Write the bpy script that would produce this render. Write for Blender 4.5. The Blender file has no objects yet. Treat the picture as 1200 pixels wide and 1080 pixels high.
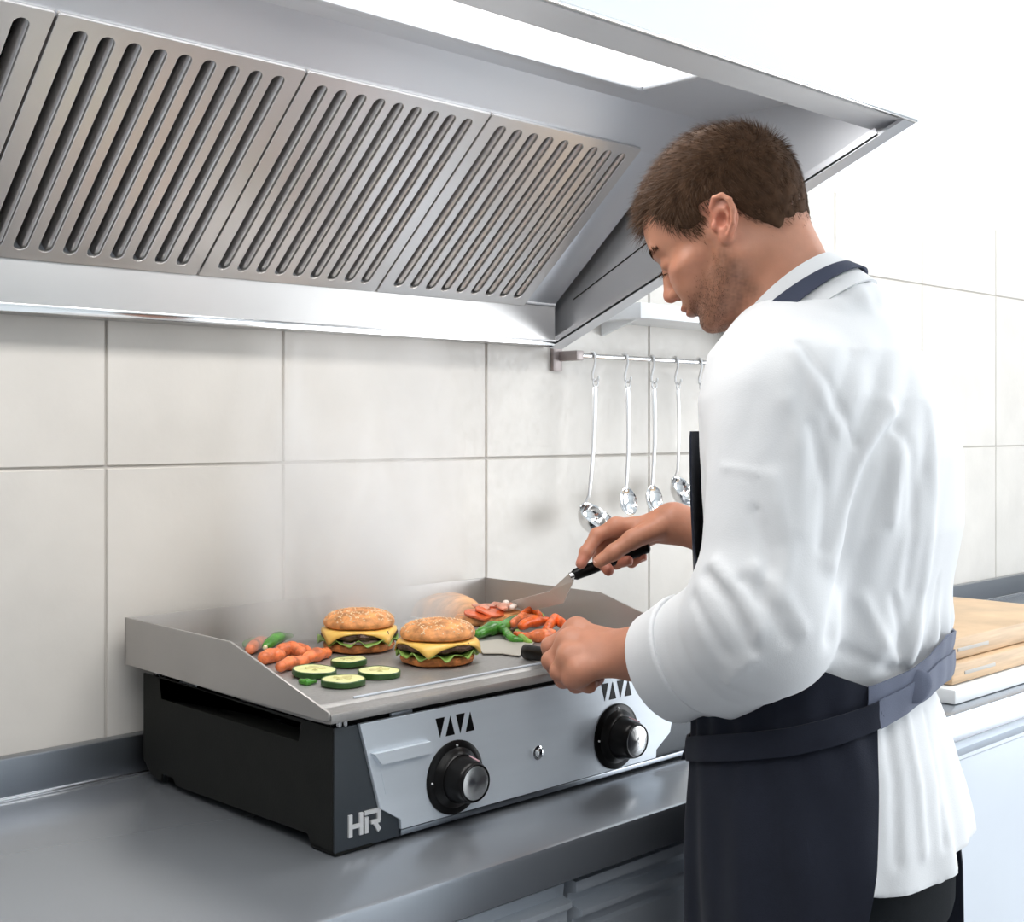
import bpy, bmesh, math, random
import numpy as np
from mathutils import Vector, Matrix, Euler, noise as mnoise
random.seed(7); RNG = np.random.default_rng(7)
SC = bpy.context.scene; COL = SC.collection
PI = math.pi

# ------------------------------------------------------------------ camera
CAM = Vector((0.0, -1.55, 1.35))
FW = Vector((0.692, 0.722, 0)).normalized(); RT = Vector((FW.y, -FW.x, 0)); UP = Vector((0, 0, 1))
FPX = 1485.0; CX, CY = 600.0, 500.0
cd = bpy.data.cameras.new('camera'); cam = bpy.data.objects.new('camera', cd); COL.objects.link(cam)
cam.location = CAM
cam.rotation_euler = (PI/2, 0, -math.atan2(FW.x, FW.y))
cd.sensor_width = 36; cd.sensor_fit = 'HORIZONTAL'; cd.lens = 36*FPX/1200; cd.shift_y = -40/1200
cd.clip_start = 0.02; cd.clip_end = 60
SC.camera = cam

# ------------------------------------------------------------------ world, lamps, exposure
w = bpy.data.worlds.new('world'); SC.world = w; w.use_nodes = True
bg = w.node_tree.nodes['Background']; bg.inputs[0].default_value = (0.86, 0.93, 1.0, 1); bg.inputs[1].default_value = 1.2
SC.view_settings.view_transform = 'Standard'; SC.view_settings.look = 'None'
SC.view_settings.exposure = 0.0; SC.view_settings.gamma = 1.0; SC.view_settings.use_curve_mapping = False

def area(name, loc, target, sx, sy, power, col=(1, 1, 1)):
    l = bpy.data.lights.new(name, 'AREA'); l.shape = 'RECTANGLE'; l.size = sx; l.size_y = sy; l.energy = power; l.color = col
    o = bpy.data.objects.new(name, l); COL.objects.link(o); o.location = loc
    o.rotation_euler = (Vector(target)-Vector(loc)).to_track_quat('-Z', 'Y').to_euler()
    return o
area('window_daylight', (4.5, -2.9, 1.25), (1.2, -0.9, 1.0), 2.5, 2.0, 92, (0.94, 0.97, 1.0))
area('ceiling_lamp_light', (1.0, -2.1, 2.66), (1.0, -2.0, 0), 1.8, 0.9, 8.5, (1.0, 0.98, 0.95))  # unseen ceiling lamp added as soft fill
area('ceiling_lamp_light', (2.9, -0.75, 2.66), (2.9, -0.72, 0), 1.2, 0.5, 16, (1.0, 0.99, 0.97))  # unseen ceiling lamp added to brighten the right of the wall

area('ceiling_lamp_light', (-.3, -2.7, 2.66), (1.1, -.5, .9), 1.2, .5, 6, (1.0, 0.98, 0.95))  # unseen lamp added to lift the griddle and counter fronts
area('hood_lamp_light', (.69, -.533, 1.805), (.69, -.533, 0), 1.24, .19, 6.5, (1.0, 0.98, 0.96))
SC.cycles.volume_bounces = 4

# ------------------------------------------------------------------ helpers
def P(u, v, d):
    """point seen at pixel (u, v) at depth d in front of the lens"""
    return CAM + (FW + RT*((float(u)-CX)/FPX) + UP*((CY-float(v))/FPX))*float(d)
def onY(u, v, y):
    r = FW + RT*((u-CX)/FPX) + UP*((CY-v)/FPX); return CAM + r*((y-CAM.y)/r.y)
def onX(u, v, x):
    r = FW + RT*((u-CX)/FPX) + UP*((CY-v)/FPX); return CAM + r*(x/r.x)
def onZ(u, v, z):
    r = FW + RT*((u-CX)/FPX) + UP*((CY-v)/FPX); return CAM + r*((z-CAM.z)/r.z)

WM = {}
def tag(o, label=None, cat=None, group=None, kind=None):
    if label: o['label'] = label
    if cat: o['category'] = cat
    if group: o['group'] = group
    if kind: o['kind'] = kind
    return o
def thing(name, label, cat, loc=(0, 0, 0), group=None, kind=None):
    o = bpy.data.objects.new(name, None); COL.objects.link(o); o.location = loc
    o.empty_display_size = 0.02
    WM[o.name] = Matrix.Translation(Vector(loc))
    return tag(o, label, cat, group, kind)
def link(name, me, mat=None, parent=None, world=True, smooth=True, label=None, kind=None):
    """one mesh object; mesh data is in world coordinates when world, else in its parent's frame"""
    o = bpy.data.objects.new(name, me); COL.objects.link(o)
    if mat is not None:
        for m in (mat if isinstance(mat, (list, tuple)) else [mat]): me.materials.append(m)
    if smooth and len(me.polygons):
        me.polygons.foreach_set('use_smooth', [True]*len(me.polygons))
        me.set_sharp_from_angle(angle=math.radians(38))
    if parent is not None:
        o.parent = parent
        if world:
            o.matrix_local = WM[parent.name].inverted(); WM[o.name] = Matrix.Identity(4)
        else: WM[o.name] = WM[parent.name]
    else: WM[o.name] = Matrix.Identity(4)
    if label: o['label'] = label
    if kind: o['kind'] = kind
    return o
def mesh(verts, faces, name='m'):
    me = bpy.data.meshes.new(name); me.from_pydata([tuple(v) for v in verts], [], [tuple(f) for f in faces]); me.update(); return me
def npmesh(V, Q, name='m'):
    me = bpy.data.meshes.new(name); n = len(V); q = len(Q); k = Q.shape[1]
    me.vertices.add(n); me.vertices.foreach_set('co', np.asarray(V, dtype=np.float32).ravel())
    me.loops.add(q*k); me.loops.foreach_set('vertex_index', np.asarray(Q, dtype=np.int32).ravel())
    me.polygons.add(q); me.polygons.foreach_set('loop_start', np.arange(0, q*k, k, dtype=np.int32))
    me.update(calc_edges=True); me.validate(); return me

class MB:
    """collects shapes into one mesh"""
    def __init__(s): s.v = []; s.f = []
    def add(s, v, f, M=None):
        n = len(s.v)
        s.v += [tuple(M @ Vector(p)) if M is not None else tuple(p) for p in v]
        s.f += [tuple(i+n for i in q) for q in f]; return s
    def box(s, a, b, bev=0.0, M=None, seg=2):
        bm = bmesh.new(); bmesh.ops.create_cube(bm, size=1)
        for v in bm.verts: v.co = Vector((a[i]+(v.co[i]+.5)*(b[i]-a[i]) for i in range(3)))
        if bev > 0: bmesh.ops.bevel(bm, geom=list(bm.edges), offset=bev, segments=seg, profile=.5, affect='EDGES', clamp_overlap=True)
        bm.verts.index_update()
        s.add([v.co.copy() for v in bm.verts], [[v.index for v in f.verts] for f in bm.faces], M); bm.free(); return s
    def tube(s, pts, rad, n=12, closed=False, M=None, caps=True, flat=1.0, upv=None):
        pts = [Vector(p) for p in pts]; m = len(pts)
        if not hasattr(rad, '__len__'): rad = [rad]*m
        vs = []; fs = []; prev = None
        for i, p in enumerate(pts):
            t = (pts[(i+1) % m]-pts[i-1]) if closed else (pts[min(i+1, m-1)]-pts[max(i-1, 0)])
            t.normalize()
            if prev is None:
                a = Vector(upv) if upv is not None else (Vector((0, 0, 1)) if abs(t.z) < .9 else Vector((1, 0, 0)))
            else: a = prev
            a = (a - t*a.dot(t)).normalized(); prev = a; b = t.cross(a)
            for k in range(n):
                q = 2*PI*k/n; vs.append(p + (a*math.cos(q) + b*math.sin(q)*flat)*rad[i])
        for i in range(m if closed else m-1):
            j = (i+1) % m
            for k in range(n): fs.append((i*n+k, i*n+(k+1) % n, j*n+(k+1) % n, j*n+k))
        if caps and not closed: fs.append(tuple(range(n))[::-1]); fs.append(tuple((m-1)*n+k for k in range(n)))
        return s.add(vs, fs, M)
    def lathe(s, prof, n=32, M=None, wob=None):
        """prof = [(r, z)], about z; r=0 ends are closed"""
        vs = []; fs = []; rings = []
        for r, z in prof:
            if r < 1e-6: rings.append([len(vs)]); vs.append((0, 0, z))
            else:
                rings.append(list(range(len(vs), len(vs)+n)))
                for k in range(n):
                    q = 2*PI*k/n; rr, zz = (wob(r, z, q) if wob else (r, z)); vs.append((rr*math.cos(q), rr*math.sin(q), zz))
        for a, b in zip(rings[:-1], rings[1:]):
            for k in range(n):
                k2 = (k+1) % n
                if len(a) == 1 and len(b) == 1: continue
                if len(a) == 1: fs.append((a[0], b[k2], b[k]))
                elif len(b) == 1: fs.append((a[k], a[k2], b[0]))
                else: fs.append((a[k], a[k2], b[k2], b[k]))
        return s.add(vs, fs, M)
    def prism(s, poly, w0, w1, fn, bev=0):
        """poly = 2D list, fn(a, b, w) -> 3D"""
        n = len(poly)
        s.add([fn(a, b, w0) for a, b in poly]+[fn(a, b, w1) for a, b in poly],
              [tuple(range(n))[::-1], tuple(range(n, 2*n))]+[(i, (i+1) % n, n+(i+1) % n, n+i) for i in range(n)]); return s
    def me(s):
        bm = bmesh.new(); me = mesh(s.v, s.f); bm.from_mesh(me); bmesh.ops.recalc_face_normals(bm, faces=bm.faces); bm.to_mesh(me); bm.free(); return me
    def build(s, name, mat, parent=None, world=True, smooth=True, label=None, kind=None):
        return link(name, s.me(), mat, parent, world, smooth, label, kind)

def plate_me(loops, half, bev, M, res=1):
    """flat plate with holes (loops of 2D points), thickness 2*half, bevelled; M places local XY"""
    cu = bpy.data.curves.new('c', 'CURVE'); cu.dimensions = '2D'; cu.fill_mode = 'BOTH'
    cu.extrude = max(half-bev, 0); cu.bevel_depth = bev; cu.bevel_resolution = res; cu.offset = -bev
    for lp in loops:
        sp = cu.splines.new('POLY'); sp.points.add(len(lp)-1)
        for i, (x, y) in enumerate(lp): sp.points[i].co = (x, y, 0, 1)
        sp.use_cyclic_u = True
    o = bpy.data.objects.new('c', cu); COL.objects.link(o)
    dg = bpy.context.evaluated_depsgraph_get(); me = bpy.data.meshes.new_from_object(o.evaluated_get(dg))
    bpy.data.objects.remove(o); bpy.data.curves.remove(cu)
    me.transform(M); me.materials.clear(); return me
def frame(o, x, y, z):
    M = Matrix.Identity(4)
    for i, a in enumerate((x, y, z)):
        for k in range(3): M[k][i] = a[k]
    for k in range(3): M[k][3] = o[k]
    return M
def copy_tree(o, parent=None):
    c = o.copy(); COL.objects.link(c); c.parent = parent
    for ch in list(o.children): copy_tree(ch, c)
    return c

# ------------------------------------------------------------------ materials
def mat(name, col, rough=.5, metal=0.0, bump=0.0, bscale=80, var=0.0, vscale=6, stretch=None, rvar=0.0, spec=None, coat=0, sss=0, sheen=0, aniso=0, attr=None, distort=0):
    m = bpy.data.materials.new(name); m.use_nodes = True; nt = m.node_tree; b = nt.nodes['Principled BSDF']
    N = nt.nodes.new; L = nt.links.new
    b.inputs['Base Color'].default_value = (*col, 1); b.inputs['Roughness'].default_value = rough; b.inputs['Metallic'].default_value = metal
    if spec is not None: b.inputs['Specular IOR Level'].default_value = spec
    if coat: b.inputs['Coat Weight'].default_value = coat; b.inputs['Coat Roughness'].default_value = .15
    if sss: b.inputs['Subsurface Weight'].default_value = sss; b.inputs['Subsurface Radius'].default_value = (1, .35, .18); b.inputs['Subsurface Scale'].default_value = .006
    if sheen: b.inputs['Sheen Weight'].default_value = sheen
    if aniso: b.inputs['Anisotropic'].default_value = aniso
    tc = N('ShaderNodeTexCoord'); mp = N('ShaderNodeMapping'); L(tc.outputs['Object'], mp.inputs[0])
    if stretch: mp.inputs['Scale'].default_value = stretch
    cs = None
    if attr:
        at = N('ShaderNodeAttribute'); at.attribute_name = attr; cs = at.outputs['Color']
    if var:
        n1 = N('ShaderNodeTexNoise'); n1.inputs['Scale'].default_value = vscale; n1.inputs['Detail'].default_value = 6; L(mp.outputs[0], n1.inputs['Vector'])
        mr = N('ShaderNodeMapRange'); mr.inputs[1].default_value = .3; mr.inputs[2].default_value = .7; mr.inputs[3].default_value = 1-var; mr.inputs[4].default_value = 1+var; L(n1.outputs['Fac'], mr.inputs[0])
        mx = N('ShaderNodeVectorMath'); mx.operation = 'SCALE'
        if cs is None: mx.inputs[0].default_value = col
        else: L(cs, mx.inputs[0])
        L(mr.outputs[0], mx.inputs['Scale']); cs = mx.outputs[0]
    if cs is not None: L(cs, b.inputs['Base Color'])
    if bump or rvar:
        n2 = N('ShaderNodeTexNoise'); n2.inputs['Scale'].default_value = bscale; n2.inputs['Detail'].default_value = 5; n2.inputs['Distortion'].default_value = distort; L(mp.outputs[0], n2.inputs['Vector'])
        if bump:
            bp = N('ShaderNodeBump'); bp.inputs['Strength'].default_value = bump; bp.inputs['Distance'].default_value = .002; L(n2.outputs['Fac'], bp.inputs['Height']); L(bp.outputs[0], b.inputs['Normal'])
        if rvar:
            m2 = N('ShaderNodeMapRange'); m2.inputs[1].default_value = .3; m2.inputs[2].default_value = .7; m2.inputs[3].default_value = max(rough-rvar, .02); m2.inputs[4].default_value = rough+rvar; L(n2.outputs['Fac'], m2.inputs[0]); L(m2.outputs[0], b.inputs['Roughness'])
    return m
M_ = {}
M_['steel'] = mat('brushed_steel', (.62, .67, .73), .34, .3, 0, 6, .03, 3)
M_['steel_v'] = mat('brushed_steel_baffle', (.68, .66, .645), .30, .85)
M_['steel_hood'] = mat('satin_hood_steel', (.68, .70, .735), .36, .7, 0, 6, .04, 2.5, None, .04)
M_['steel_counter'] = mat('worktop_steel', (.35, .375, .41), .25, .65, 0, 6, .03, 1.5)
M_['steel_dark'] = mat('upstand_steel', (.30, .32, .35), .30, 1, .02, 40, .05, 3)
M_['chrome'] = mat('polished_steel', (.80, .80, .80), .12, 1)
M_['baffle_in'] = mat('shaded_channel_steel', (.40, .385, .37), .35, .9)
M_['trough'] = mat('trough_steel', (.50, .49, .48), .34, 1, 0, 6, .08, 3)
M_['blade'] = mat('brushed_blade', (.62, .62, .60), .5, .15)
M_['satin'] = mat('satin_steel', (.84, .84, .84), .35, .7)
M_['panel'] = mat('griddle_front_steel', (.80, .86, .92), .36, .3, .02, 200, .03, 5, (1, 1, 8), .04)
M_['plate'] = mat('griddle_plate_steel', (.36, .35, .34), .42, .6, .12, 220, .12, 9, None, .08)
M_['guard'] = mat('splash_guard_steel', (.44, .42, .40), .45, .6, .05, 260, .05, 9)
M_['black'] = mat('black_enamel', (.012, .0125, .011), .65, 0, .12, 400, .1, 40, spec=.2)
M_['corner'] = mat('slate_grey_enamel', (.035, .043, .052), .38, 0, .02, 300)
M_['gloss_black'] = mat('black_plastic', (.006, .0055, .0055), .3, spec=.2)
M_['white_plastic'] = mat('white_enamel', (.85, .87, .88), .35)
M_['letter'] = mat('silver_letter', (.80, .80, .80), .35, .2)
M_['paint_white'] = mat('white_wall_paint', (.86, .90, .92), .6, 0, .02, 200)
M_['hood_white'] = mat('white_coated_panel', (.86, .90, .93), .3, 0, 0)
M_['tile'] = mat('limestone_tile', (.66, .63, .585), .42, 0, .10, 90, .06, 7, None, .08)
M_['grout'] = mat('grout', (.56, .53, .49), .9)
M_['floor'] = mat('grey_floor_tile', (.46, .46, .47), .5, 0, .05, 60, .08, 3)
M_['room'] = mat('pale_room_paint', (.62, .64, .66), .7)
M_['room_dark'] = mat('grey_room_paint', (.30, .30, .31), .6)
M_['dark_void'] = mat('soot', (.02, .02, .02), .9)  # near-black painted as shade in slots and hollows, also the seam colour
M_['wood'] = mat('pale_beech', (.62, .43, .26), .5, 0, .05, 60, .18, 8, (1, 1, 14))
M_['pinkgrey'] = mat('painted_bracket', (.36, .31, .30), .4, .3)

def emis(name, col, s):
    m = bpy.data.materials.new(name); m.use_nodes = True; b = m.node_tree.nodes['Principled BSDF']
    b.inputs['Base Color'].default_value = (*col, 1); b.inputs['Emission Color'].default_value = (*col, 1); b.inputs['Emission Strength'].default_value = s; return m
M_['lamp'] = emis('lit_diffuser', (1.0, .99, .97), 1.5)

# ------------------------------------------------------------------ room shell
def struct(name, mb, m, parent=None, smooth=False):
    o = mb.build(name, m, parent, smooth=smooth); o['kind'] = 'structure'; return o
X0, X1, YF, YB, ZC = -2.2, 4.6, -4.6, 0.0, 2.75
struct('floor', MB().box((X0, YF, -.05), (X1, .0, 0)), M_['floor'])
struct('ceiling', MB().box((X0, YF, ZC), (X1, .0, ZC+.05)), M_['paint_white'])
ZT = 1.876
wb = MB(); wb.box((X0, .0, -.05), (X1, .06, ZC+.05))
wallb = link('wall_back', wb.me(), M_['paint_white'], smooth=False); wallb['kind'] = 'structure'
tb = MB(); g = .0018
xs = [.753-.4*6+.27-.013, .753-.4*5+.27-.013, .753-.4*4+.27-.013, .753-.4*3+.27-.013, .753-.4*2+.27-.013, .753-.4, .753, 1.0226, 1.419, 1.835, 2.155, 2.476, 2.866, 3.26, 3.65, 4.05, 4.45, X1]
xs = [X0, -1.65, -1.25, -.85, -.45, -.05, .353] + xs[6:]
zs = [.0, .10, .498, .898, 1.298, 1.698, ZT]
for a, b in zip(xs[:-1], xs[1:]):
    for c, d in zip(zs[:-1], zs[1:]):
        tb.box((a+g, -.008, c+g), (b-g, .0, d-g), .0012, seg=1)
struct('trim_1', MB().box((X0, -.0045, 0), (X1, .0, ZT+.001)), M_['grout'])
wt = tb.build('wall_back_tiling', M_['tile'], None, smooth=False); wt['kind'] = 'structure'; wt.name = 'trim_2'
struct('wall_left', MB().box((X0-.05, YF, 0), (X0, 0, ZC)), M_['room_dark'])
struct('wall_front', MB().box((X0, YF-.05, 0), (X1, YF, ZC)), M_['paint_white'])
# right wall with a window opening
wr = MB(); wy0, wy1, wz0, wz1 = -4.25, -1.55, .15, 2.35
wr.box((X1, YF, 0), (X1+.12, wy0, ZC)).box((X1, wy1, 0), (X1+.12, 0, ZC)).box((X1, wy0, 0), (X1+.12, wy1, wz0)).box((X1, wy0, wz1), (X1+.12, wy1, ZC))
struct('wall_right', wr, M_['room'])
wf = MB()
for a, b in ((wy0, wy0+.06), (wy1-.06, wy1), ((wy0+wy1)/2-.03, (wy0+wy1)/2+.03)): wf.box((X1+.02, a, wz0), (X1+.09, b, wz1), .004)
for a, b in ((wz0, wz0+.06), (wz1-.06, wz1)): wf.box((X1+.02, wy0, a), (X1+.09, wy1, b), .004)
struct('window_1', wf, M_['white_plastic'])
# unseen ceiling panels added as fill (their light is the area lamps above)
for k, (cx_, cy_, sx, sy) in enumerate(((1.0, -2.1, 1.8, .9), (2.9, -.75, 1.2, .5), (-.3, -2.7, 1.2, .5))):
    t = thing('ceiling_light', ['wide recessed ceiling light over the middle of the kitchen', 'narrow recessed ceiling light close to the tiled wall', 'narrow recessed ceiling light at the left of the kitchen'][k], 'ceiling light', (cx_, cy_, ZC-.03))
    f = MB()
    for a in (-1, 1):
        f.box((cx_-sx/2-.03, cy_+a*sy/2-(.03 if a < 0 else 0), ZC-.05), (cx_+sx/2+.03, cy_+a*sy/2+(.03 if a > 0 else 0), ZC), .003)
        f.box((cx_+a*sx/2-(.03 if a < 0 else 0), cy_-sy/2, ZC-.05), (cx_+a*sx/2+(.03 if a > 0 else 0), cy_+sy/2, ZC), .003)
    f.build('frame', M_['white_plastic'], t)
    MB().box((cx_-sx/2, cy_-sy/2, ZC-.03), (cx_+sx/2, cy_+sy/2, ZC-.012)).build('diffuser', M_['lamp'], t)

# ------------------------------------------------------------------ worktop and cabinets
CT = .90; CFY = -.597; CXL, CXR = -.9, 4.2
t = thing('worktop', 'long brushed stainless steel worktop under the griddle with a raised back edge', 'worktop', (1.4, -.3, CT-.045))
top = MB(); poly = [(-.012, CT-.035), (-.012, CT), (CFY+.006, CT), (CFY+.0018, CT-.0018), (CFY, CT-.006), (CFY, CT-.044), (CFY+.02, CT-.044), (CFY+.02, CT-.035)]
top.prism(poly, CXL, CXR, lambda a, b, w_: (w_, a, b)); top.build('surface', M_['steel_counter'], t)
up = MB(); up.box((CXL, -.0285, CT-.02), (CXR, -.0087, .951), .003); up.build('upstand', M_['steel_dark'], t)
MB().box((CXL, -.032, CT), (CXR, -.0285, CT+.004), .001).build('seam', M_['chrome'], t, label='bright sealed seam along the upstand')
# cabinet units
cab = [(-.60, .25, 'd'), (.25, 1.025, 'p'), (1.025, 1.80, 'd'), (1.80, 2.60, 'p'), (2.60, 3.40, 'd')]
cabl = ['steel base cabinet with drawers standing at the far left of the worktop', 'plain fronted steel base cabinet under the left half of the griddle', 'steel drawer cabinet under the right half of the griddle beside the cook',
        'plain fronted steel base cabinet just right of the cook', 'steel drawer cabinet below the wooden boards']
FY = -.575
for (a, b, kd), lb in zip(cab, cabl):
    t = thing('base_cabinet', lb, 'cabinet', ((a+b)/2, -.3, 0), 'steel base cabinets under the worktop')
    MB().box((a+.002, FY+.03, .10), (b-.002, -.012, CT-.046), .002).build('body', M_['steel_dark'], t)
    for xx in (a+.06, b-.06):
        for yy in (-.5, -.08): MB().tube([(xx, yy, 0), (xx, yy, .10)], .018, 14).build('leg', M_['chrome'], t)
    if kd == 'd': rows = [(.66, .842), (.47, .655), (.12, .465)]
    else: rows = [(.12, .842)]
    for (c, d_) in rows:
        q = MB(); n = 'drawer' if kd == 'd' else 'door'
        # front with a folded grip channel along its top
        pr = [(FY+.03, c), (FY, c), (FY, d_-.058), (FY+.004, d_-.054), (FY+.004, d_-.044), (FY-.012, d_-.036), (FY-.012, d_-.030), (FY+.010, d_-.026), (FY+.010, d_-.016), (FY-.003, d_-.012), (FY-.003, d_), (FY+.03, d_)]
        if kd != 'd': pr = [(FY+.03, c), (FY, c), (FY, d_-.03), (FY-.008, d_-.024), (FY-.008, d_-.018), (FY+.006, d_-.014), (FY+.004, d_), (FY+.03, d_)]
        q.prism(pr, a+.006, b-.006, lambda a_, b_, w_: (w_, a_, b_)); o = q.build(n, M_['steel'], t)
        MB().box((a+.006, FY-.0025, c+.002), (a+.014, FY, d_-.06), .001).build('edge_strip', M_['chrome'], o)
# ------------------------------------------------------------------ extractor hood
HX0, HX1 = -.35, 1.555; HYF = -.703; TY = -.06; ZB = 1.487; ZTR = 1.553; ZL = 1.755; ZCE = 1.815; ZFT = 1.862
hood = thing('extractor_hood', 'large stainless steel extractor hood with a white front fascia over the griddle', 'extractor hood', (.6, -.35, 1.487))
# trough along the wall
tr = MB()
tr.prism([(-.010, ZB), (TY, ZB), (TY-.003, ZB+.003), (TY-.003, ZTR), (TY+.004, ZTR+.004), (TY+.01, ZTR), (TY+.01, ZB+.012), (-.010, ZB+.012)], HX0, HX1-.030, lambda a, b, w_: (w_, a, b))
tr.build('grease_trough', M_['trough'], hood)
MB().box((HX0, TY-.0045, ZB-.001), (HX1-.03, TY-.0028, ZB+.009), .0005).build('trough_flange', M_['chrome'], hood)
MB().box((HX0, TY-.006, ZTR-.002), (HX1-.03, TY+.002, ZTR+.006), .002).build('trough_rim', M_['chrome'], hood)
# filter plane: from (y=-.06, z=1.55) to (y=-.315, z=1.773)
FA = Vector((0, -.060, 1.551)); FB = Vector((0, -.3165, 1.771)); fu = (FB-FA).normalized(); FLEN = (FB-FA).length
fn = Vector((1, 0, 0)).cross(fu).normalized()
if fn.y > 0: fn = -fn
# smooth band above the filters, kinked slightly forward
band = MB(); B1 = Vector((0, -.362, ZCE))
band.prism([(FB.y+.0060, FB.z-.0075), (B1.y, B1.z), (B1.y+.004, B1.z+.006), (FB.y+.010, FB.z+.004)], HX0, HX1-.004, lambda a, b, w_: (w_, a, b)); band.build('inner_band', M_['steel_hood'], hood)
MB().box((HX0, HYF+.004, ZCE), (HX1-.004, -.355, ZCE+.006)).build('inner_ceiling', M_['steel_hood'], hood)
# upright outer box
bx = MB()
bx.box((HX0, HYF, ZFT-.004), (HX1, -.010, ZFT)).box((HX0, -.014, ZB+.012), (HX1-.004, -.010, ZFT-.004)).build('shell', M_['steel_hood'], hood)
fa = MB(); fa.prism([(HYF, ZL), (HYF-.004, ZL+.003), (HYF-.004, ZFT), (HYF+.004, ZFT), (HYF+.004, ZL+.004), (HYF+.004, ZL)], HX0, HX1, lambda a, b, w_: (w_, a, b)); fa.build('front_fascia', M_['hood_white'], hood, label='white coated front fascia')
# underside lip of the front with an upturned inner edge
lp = MB(); lp.prism([(HYF+.003, ZL), (HYF+.062, ZL), (HYF+.062, ZL+.012), (HYF+.059, ZL+.012), (HYF+.059, ZL+.003), (HYF+.003, ZL+.003)], HX0, HX1-.001, lambda a, b, w_: (w_, a, b)); lp.build('front_lip', M_['steel_hood'], hood)
MB().box((HX0, HYF-.0048, ZL-.001), (HX1, HYF+.001, ZL+.003), .001).build('fascia_edge', M_['chrome'], hood)
# right side panel with a sloping lower edge, and its lip
sp = [(-.010, ZB), (TY, ZB), (HYF+.004, ZL), (HYF+.004, ZFT-.004), (-.010, ZFT-.004)]
for sx_ in (HX1-.004, HX0-.004):
    s_ = MB(); s_.prism(sp, sx_, sx_+.004, lambda a, b, w_: (w_, a, b)); s_.build('side_panel', M_['steel_hood'], hood)
e = Vector((HYF-TY, ZL-ZB)).normalized(); n2 = Vector((-e.y, e.x)); n2 = n2 if n2.y > 0 else -n2
sl = MB(); L0 = (Vector((HYF, ZL))-Vector((TY, ZB))).length
def sedge(a, b, w_): q = Vector((TY, ZB))+e*a+n2*b; return (w_, q.x, q.y)
sl.prism([(-.01, -.001), (L0, -.001), (L0, .003), (-.01, .003)], HX1-.030, HX1, sedge)
sl.prism([(-.01, 0), (L0-.04, 0), (L0-.04, .012), (-.01, .012)], HX1-.030, HX1-.028, sedge)
sl.build('side_lip', M_['steel_hood'], hood)
sm = MB(); sm.prism([(.05, .062), (L0*.62, .085), (L0*.62, .0865), (.05, .0635)], HX1-.0055, HX1-.004, sedge); sm.build('side_seam', M_['dark_void'], hood)
# light panel in the inner ceiling
lt = thing('hood_light', 'long bright white light panel recessed inside the extractor hood', 'light', (.8, -.55, ZCE-.004))
MB().box((.05, -.636, ZCE-.0035), (1.318, -.430, ZCE-.001)).build('diffuser', M_['lamp'], lt)
fr = MB()
fr.box((.03, -.430, ZCE-.009), (1.332, -.414, ZCE-.0005), .002).box((1.318, -.64, ZCE-.009), (1.332, -.43, ZCE-.0005), .002).box((.03, -.652, ZCE-.009), (1.332, -.636, ZCE-.0005), .002).box((.03, -.636, ZCE-.009), (.05, -.43, ZCE-.0005), .002)
fr.build('frame', M_['steel_hood'], lt)

# baffle filters
def stadium(cx, y0, y1, r, n=7):
    pts = []
    for k in range(n+1): a = PI*k/n; pts.append((cx+r*math.cos(a), y1-r+r*math.sin(a)))
    for k in range(n+1): a = PI+PI*k/n; pts.append((cx+r*math.cos(a), y0+r+r*math.sin(a)))
    return pts
def rrect(x0, y0, x1, y1, r=.002):
    return [(x0+r, y0), (x1-r, y0), (x1, y0+r), (x1, y1-r), (x1-r, y1), (x0+r, y1), (x0, y1-r), (x0, y0+r)]
def baffle(xa, xb, label, n=9, proto=None):
    W_ = xb-xa-.003; H_ = FLEN-.006
    t = thing('baffle_filter', label, 'hood filter', (xa+.0015, FA.y, FA.z), 'slotted baffle filters in the hood')
    M = frame(fu*.003 + fn*.004, (1, 0, 0), fu, fn)
    pitch = (W_-.028)/n; r = pitch*.275
    holes = [stadium(.014+pitch*(i+.5), .014, H_-.014, r) for i in range(n)]
    link('face_plate', plate_me([rrect(0, 0, W_, H_)]+holes, .0022, .0009, M), M_['steel_v'], t, world=False)
    # rolled channels behind the slots
    ch = MB()
    for i in range(n):
        cx = .014+pitch*(i+.5)
        prof = [(cx+r*1.04-r*.72*math.sin(a), -.0020-.0110*(1-math.cos(a))) for a in np.linspace(0, PI*.5, 6)]+[(cx+r*.40, -.019), (cx+r*.7, -.026)]
        pp = [M @ Vector((x, .012, z)) for x, z in prof]; qq = [M @ Vector((x, H_-.012, z)) for x, z in prof]
        k = len(prof); ch.add(pp+qq, [(j, j+1, k+j+1, k+j) for j in range(k-1)])
    link('channel', ch.me(), M_['steel_v'], t, world=False, kind=None)
    bk = MB().box((0.002, .002, -.034), (W_-.002, H_-.002, -.031), 0, M); bk.build('back_plate', M_['dark_void'], t, world=False)  # near-black sheet paints the shade behind the slots
    for xr in (0, W_-.002): MB().box((xr, 0, -.030), (xr+.002, H_, -.002), 0, M).build('side_rim', M_['steel_v'], t, world=False)
    return t
names = ['baffle filter at the far left end of the hood, beyond the picture edge', 'second baffle filter from the left end of the hood, cut by the picture edge', 'large leftmost fully slotted baffle filter with warm reflections',
         'middle baffle filter between two narrow joints of the hood', 'rightmost baffle filter next to the plain steel side of the hood']
fxs = [-.05, .25, .55, .851, 1.144, 1.451]
for i in range(5): baffle(fxs[i], fxs[i+1], names[i])
# blank plate right of the filters and closing left
bp_ = MB(); Mb = frame(FA, (1, 0, 0), fu, fn)
bp_.box((1.453, 0, -.004), (HX1-.031, FLEN, .0), .001, Mb).build('blanking_plate', M_['steel_hood'], hood)
MB().box((HX0, 0, -.004), (-.052, FLEN, 0), .001, Mb).build('blanking_plate', M_['steel_hood'], hood)

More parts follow.
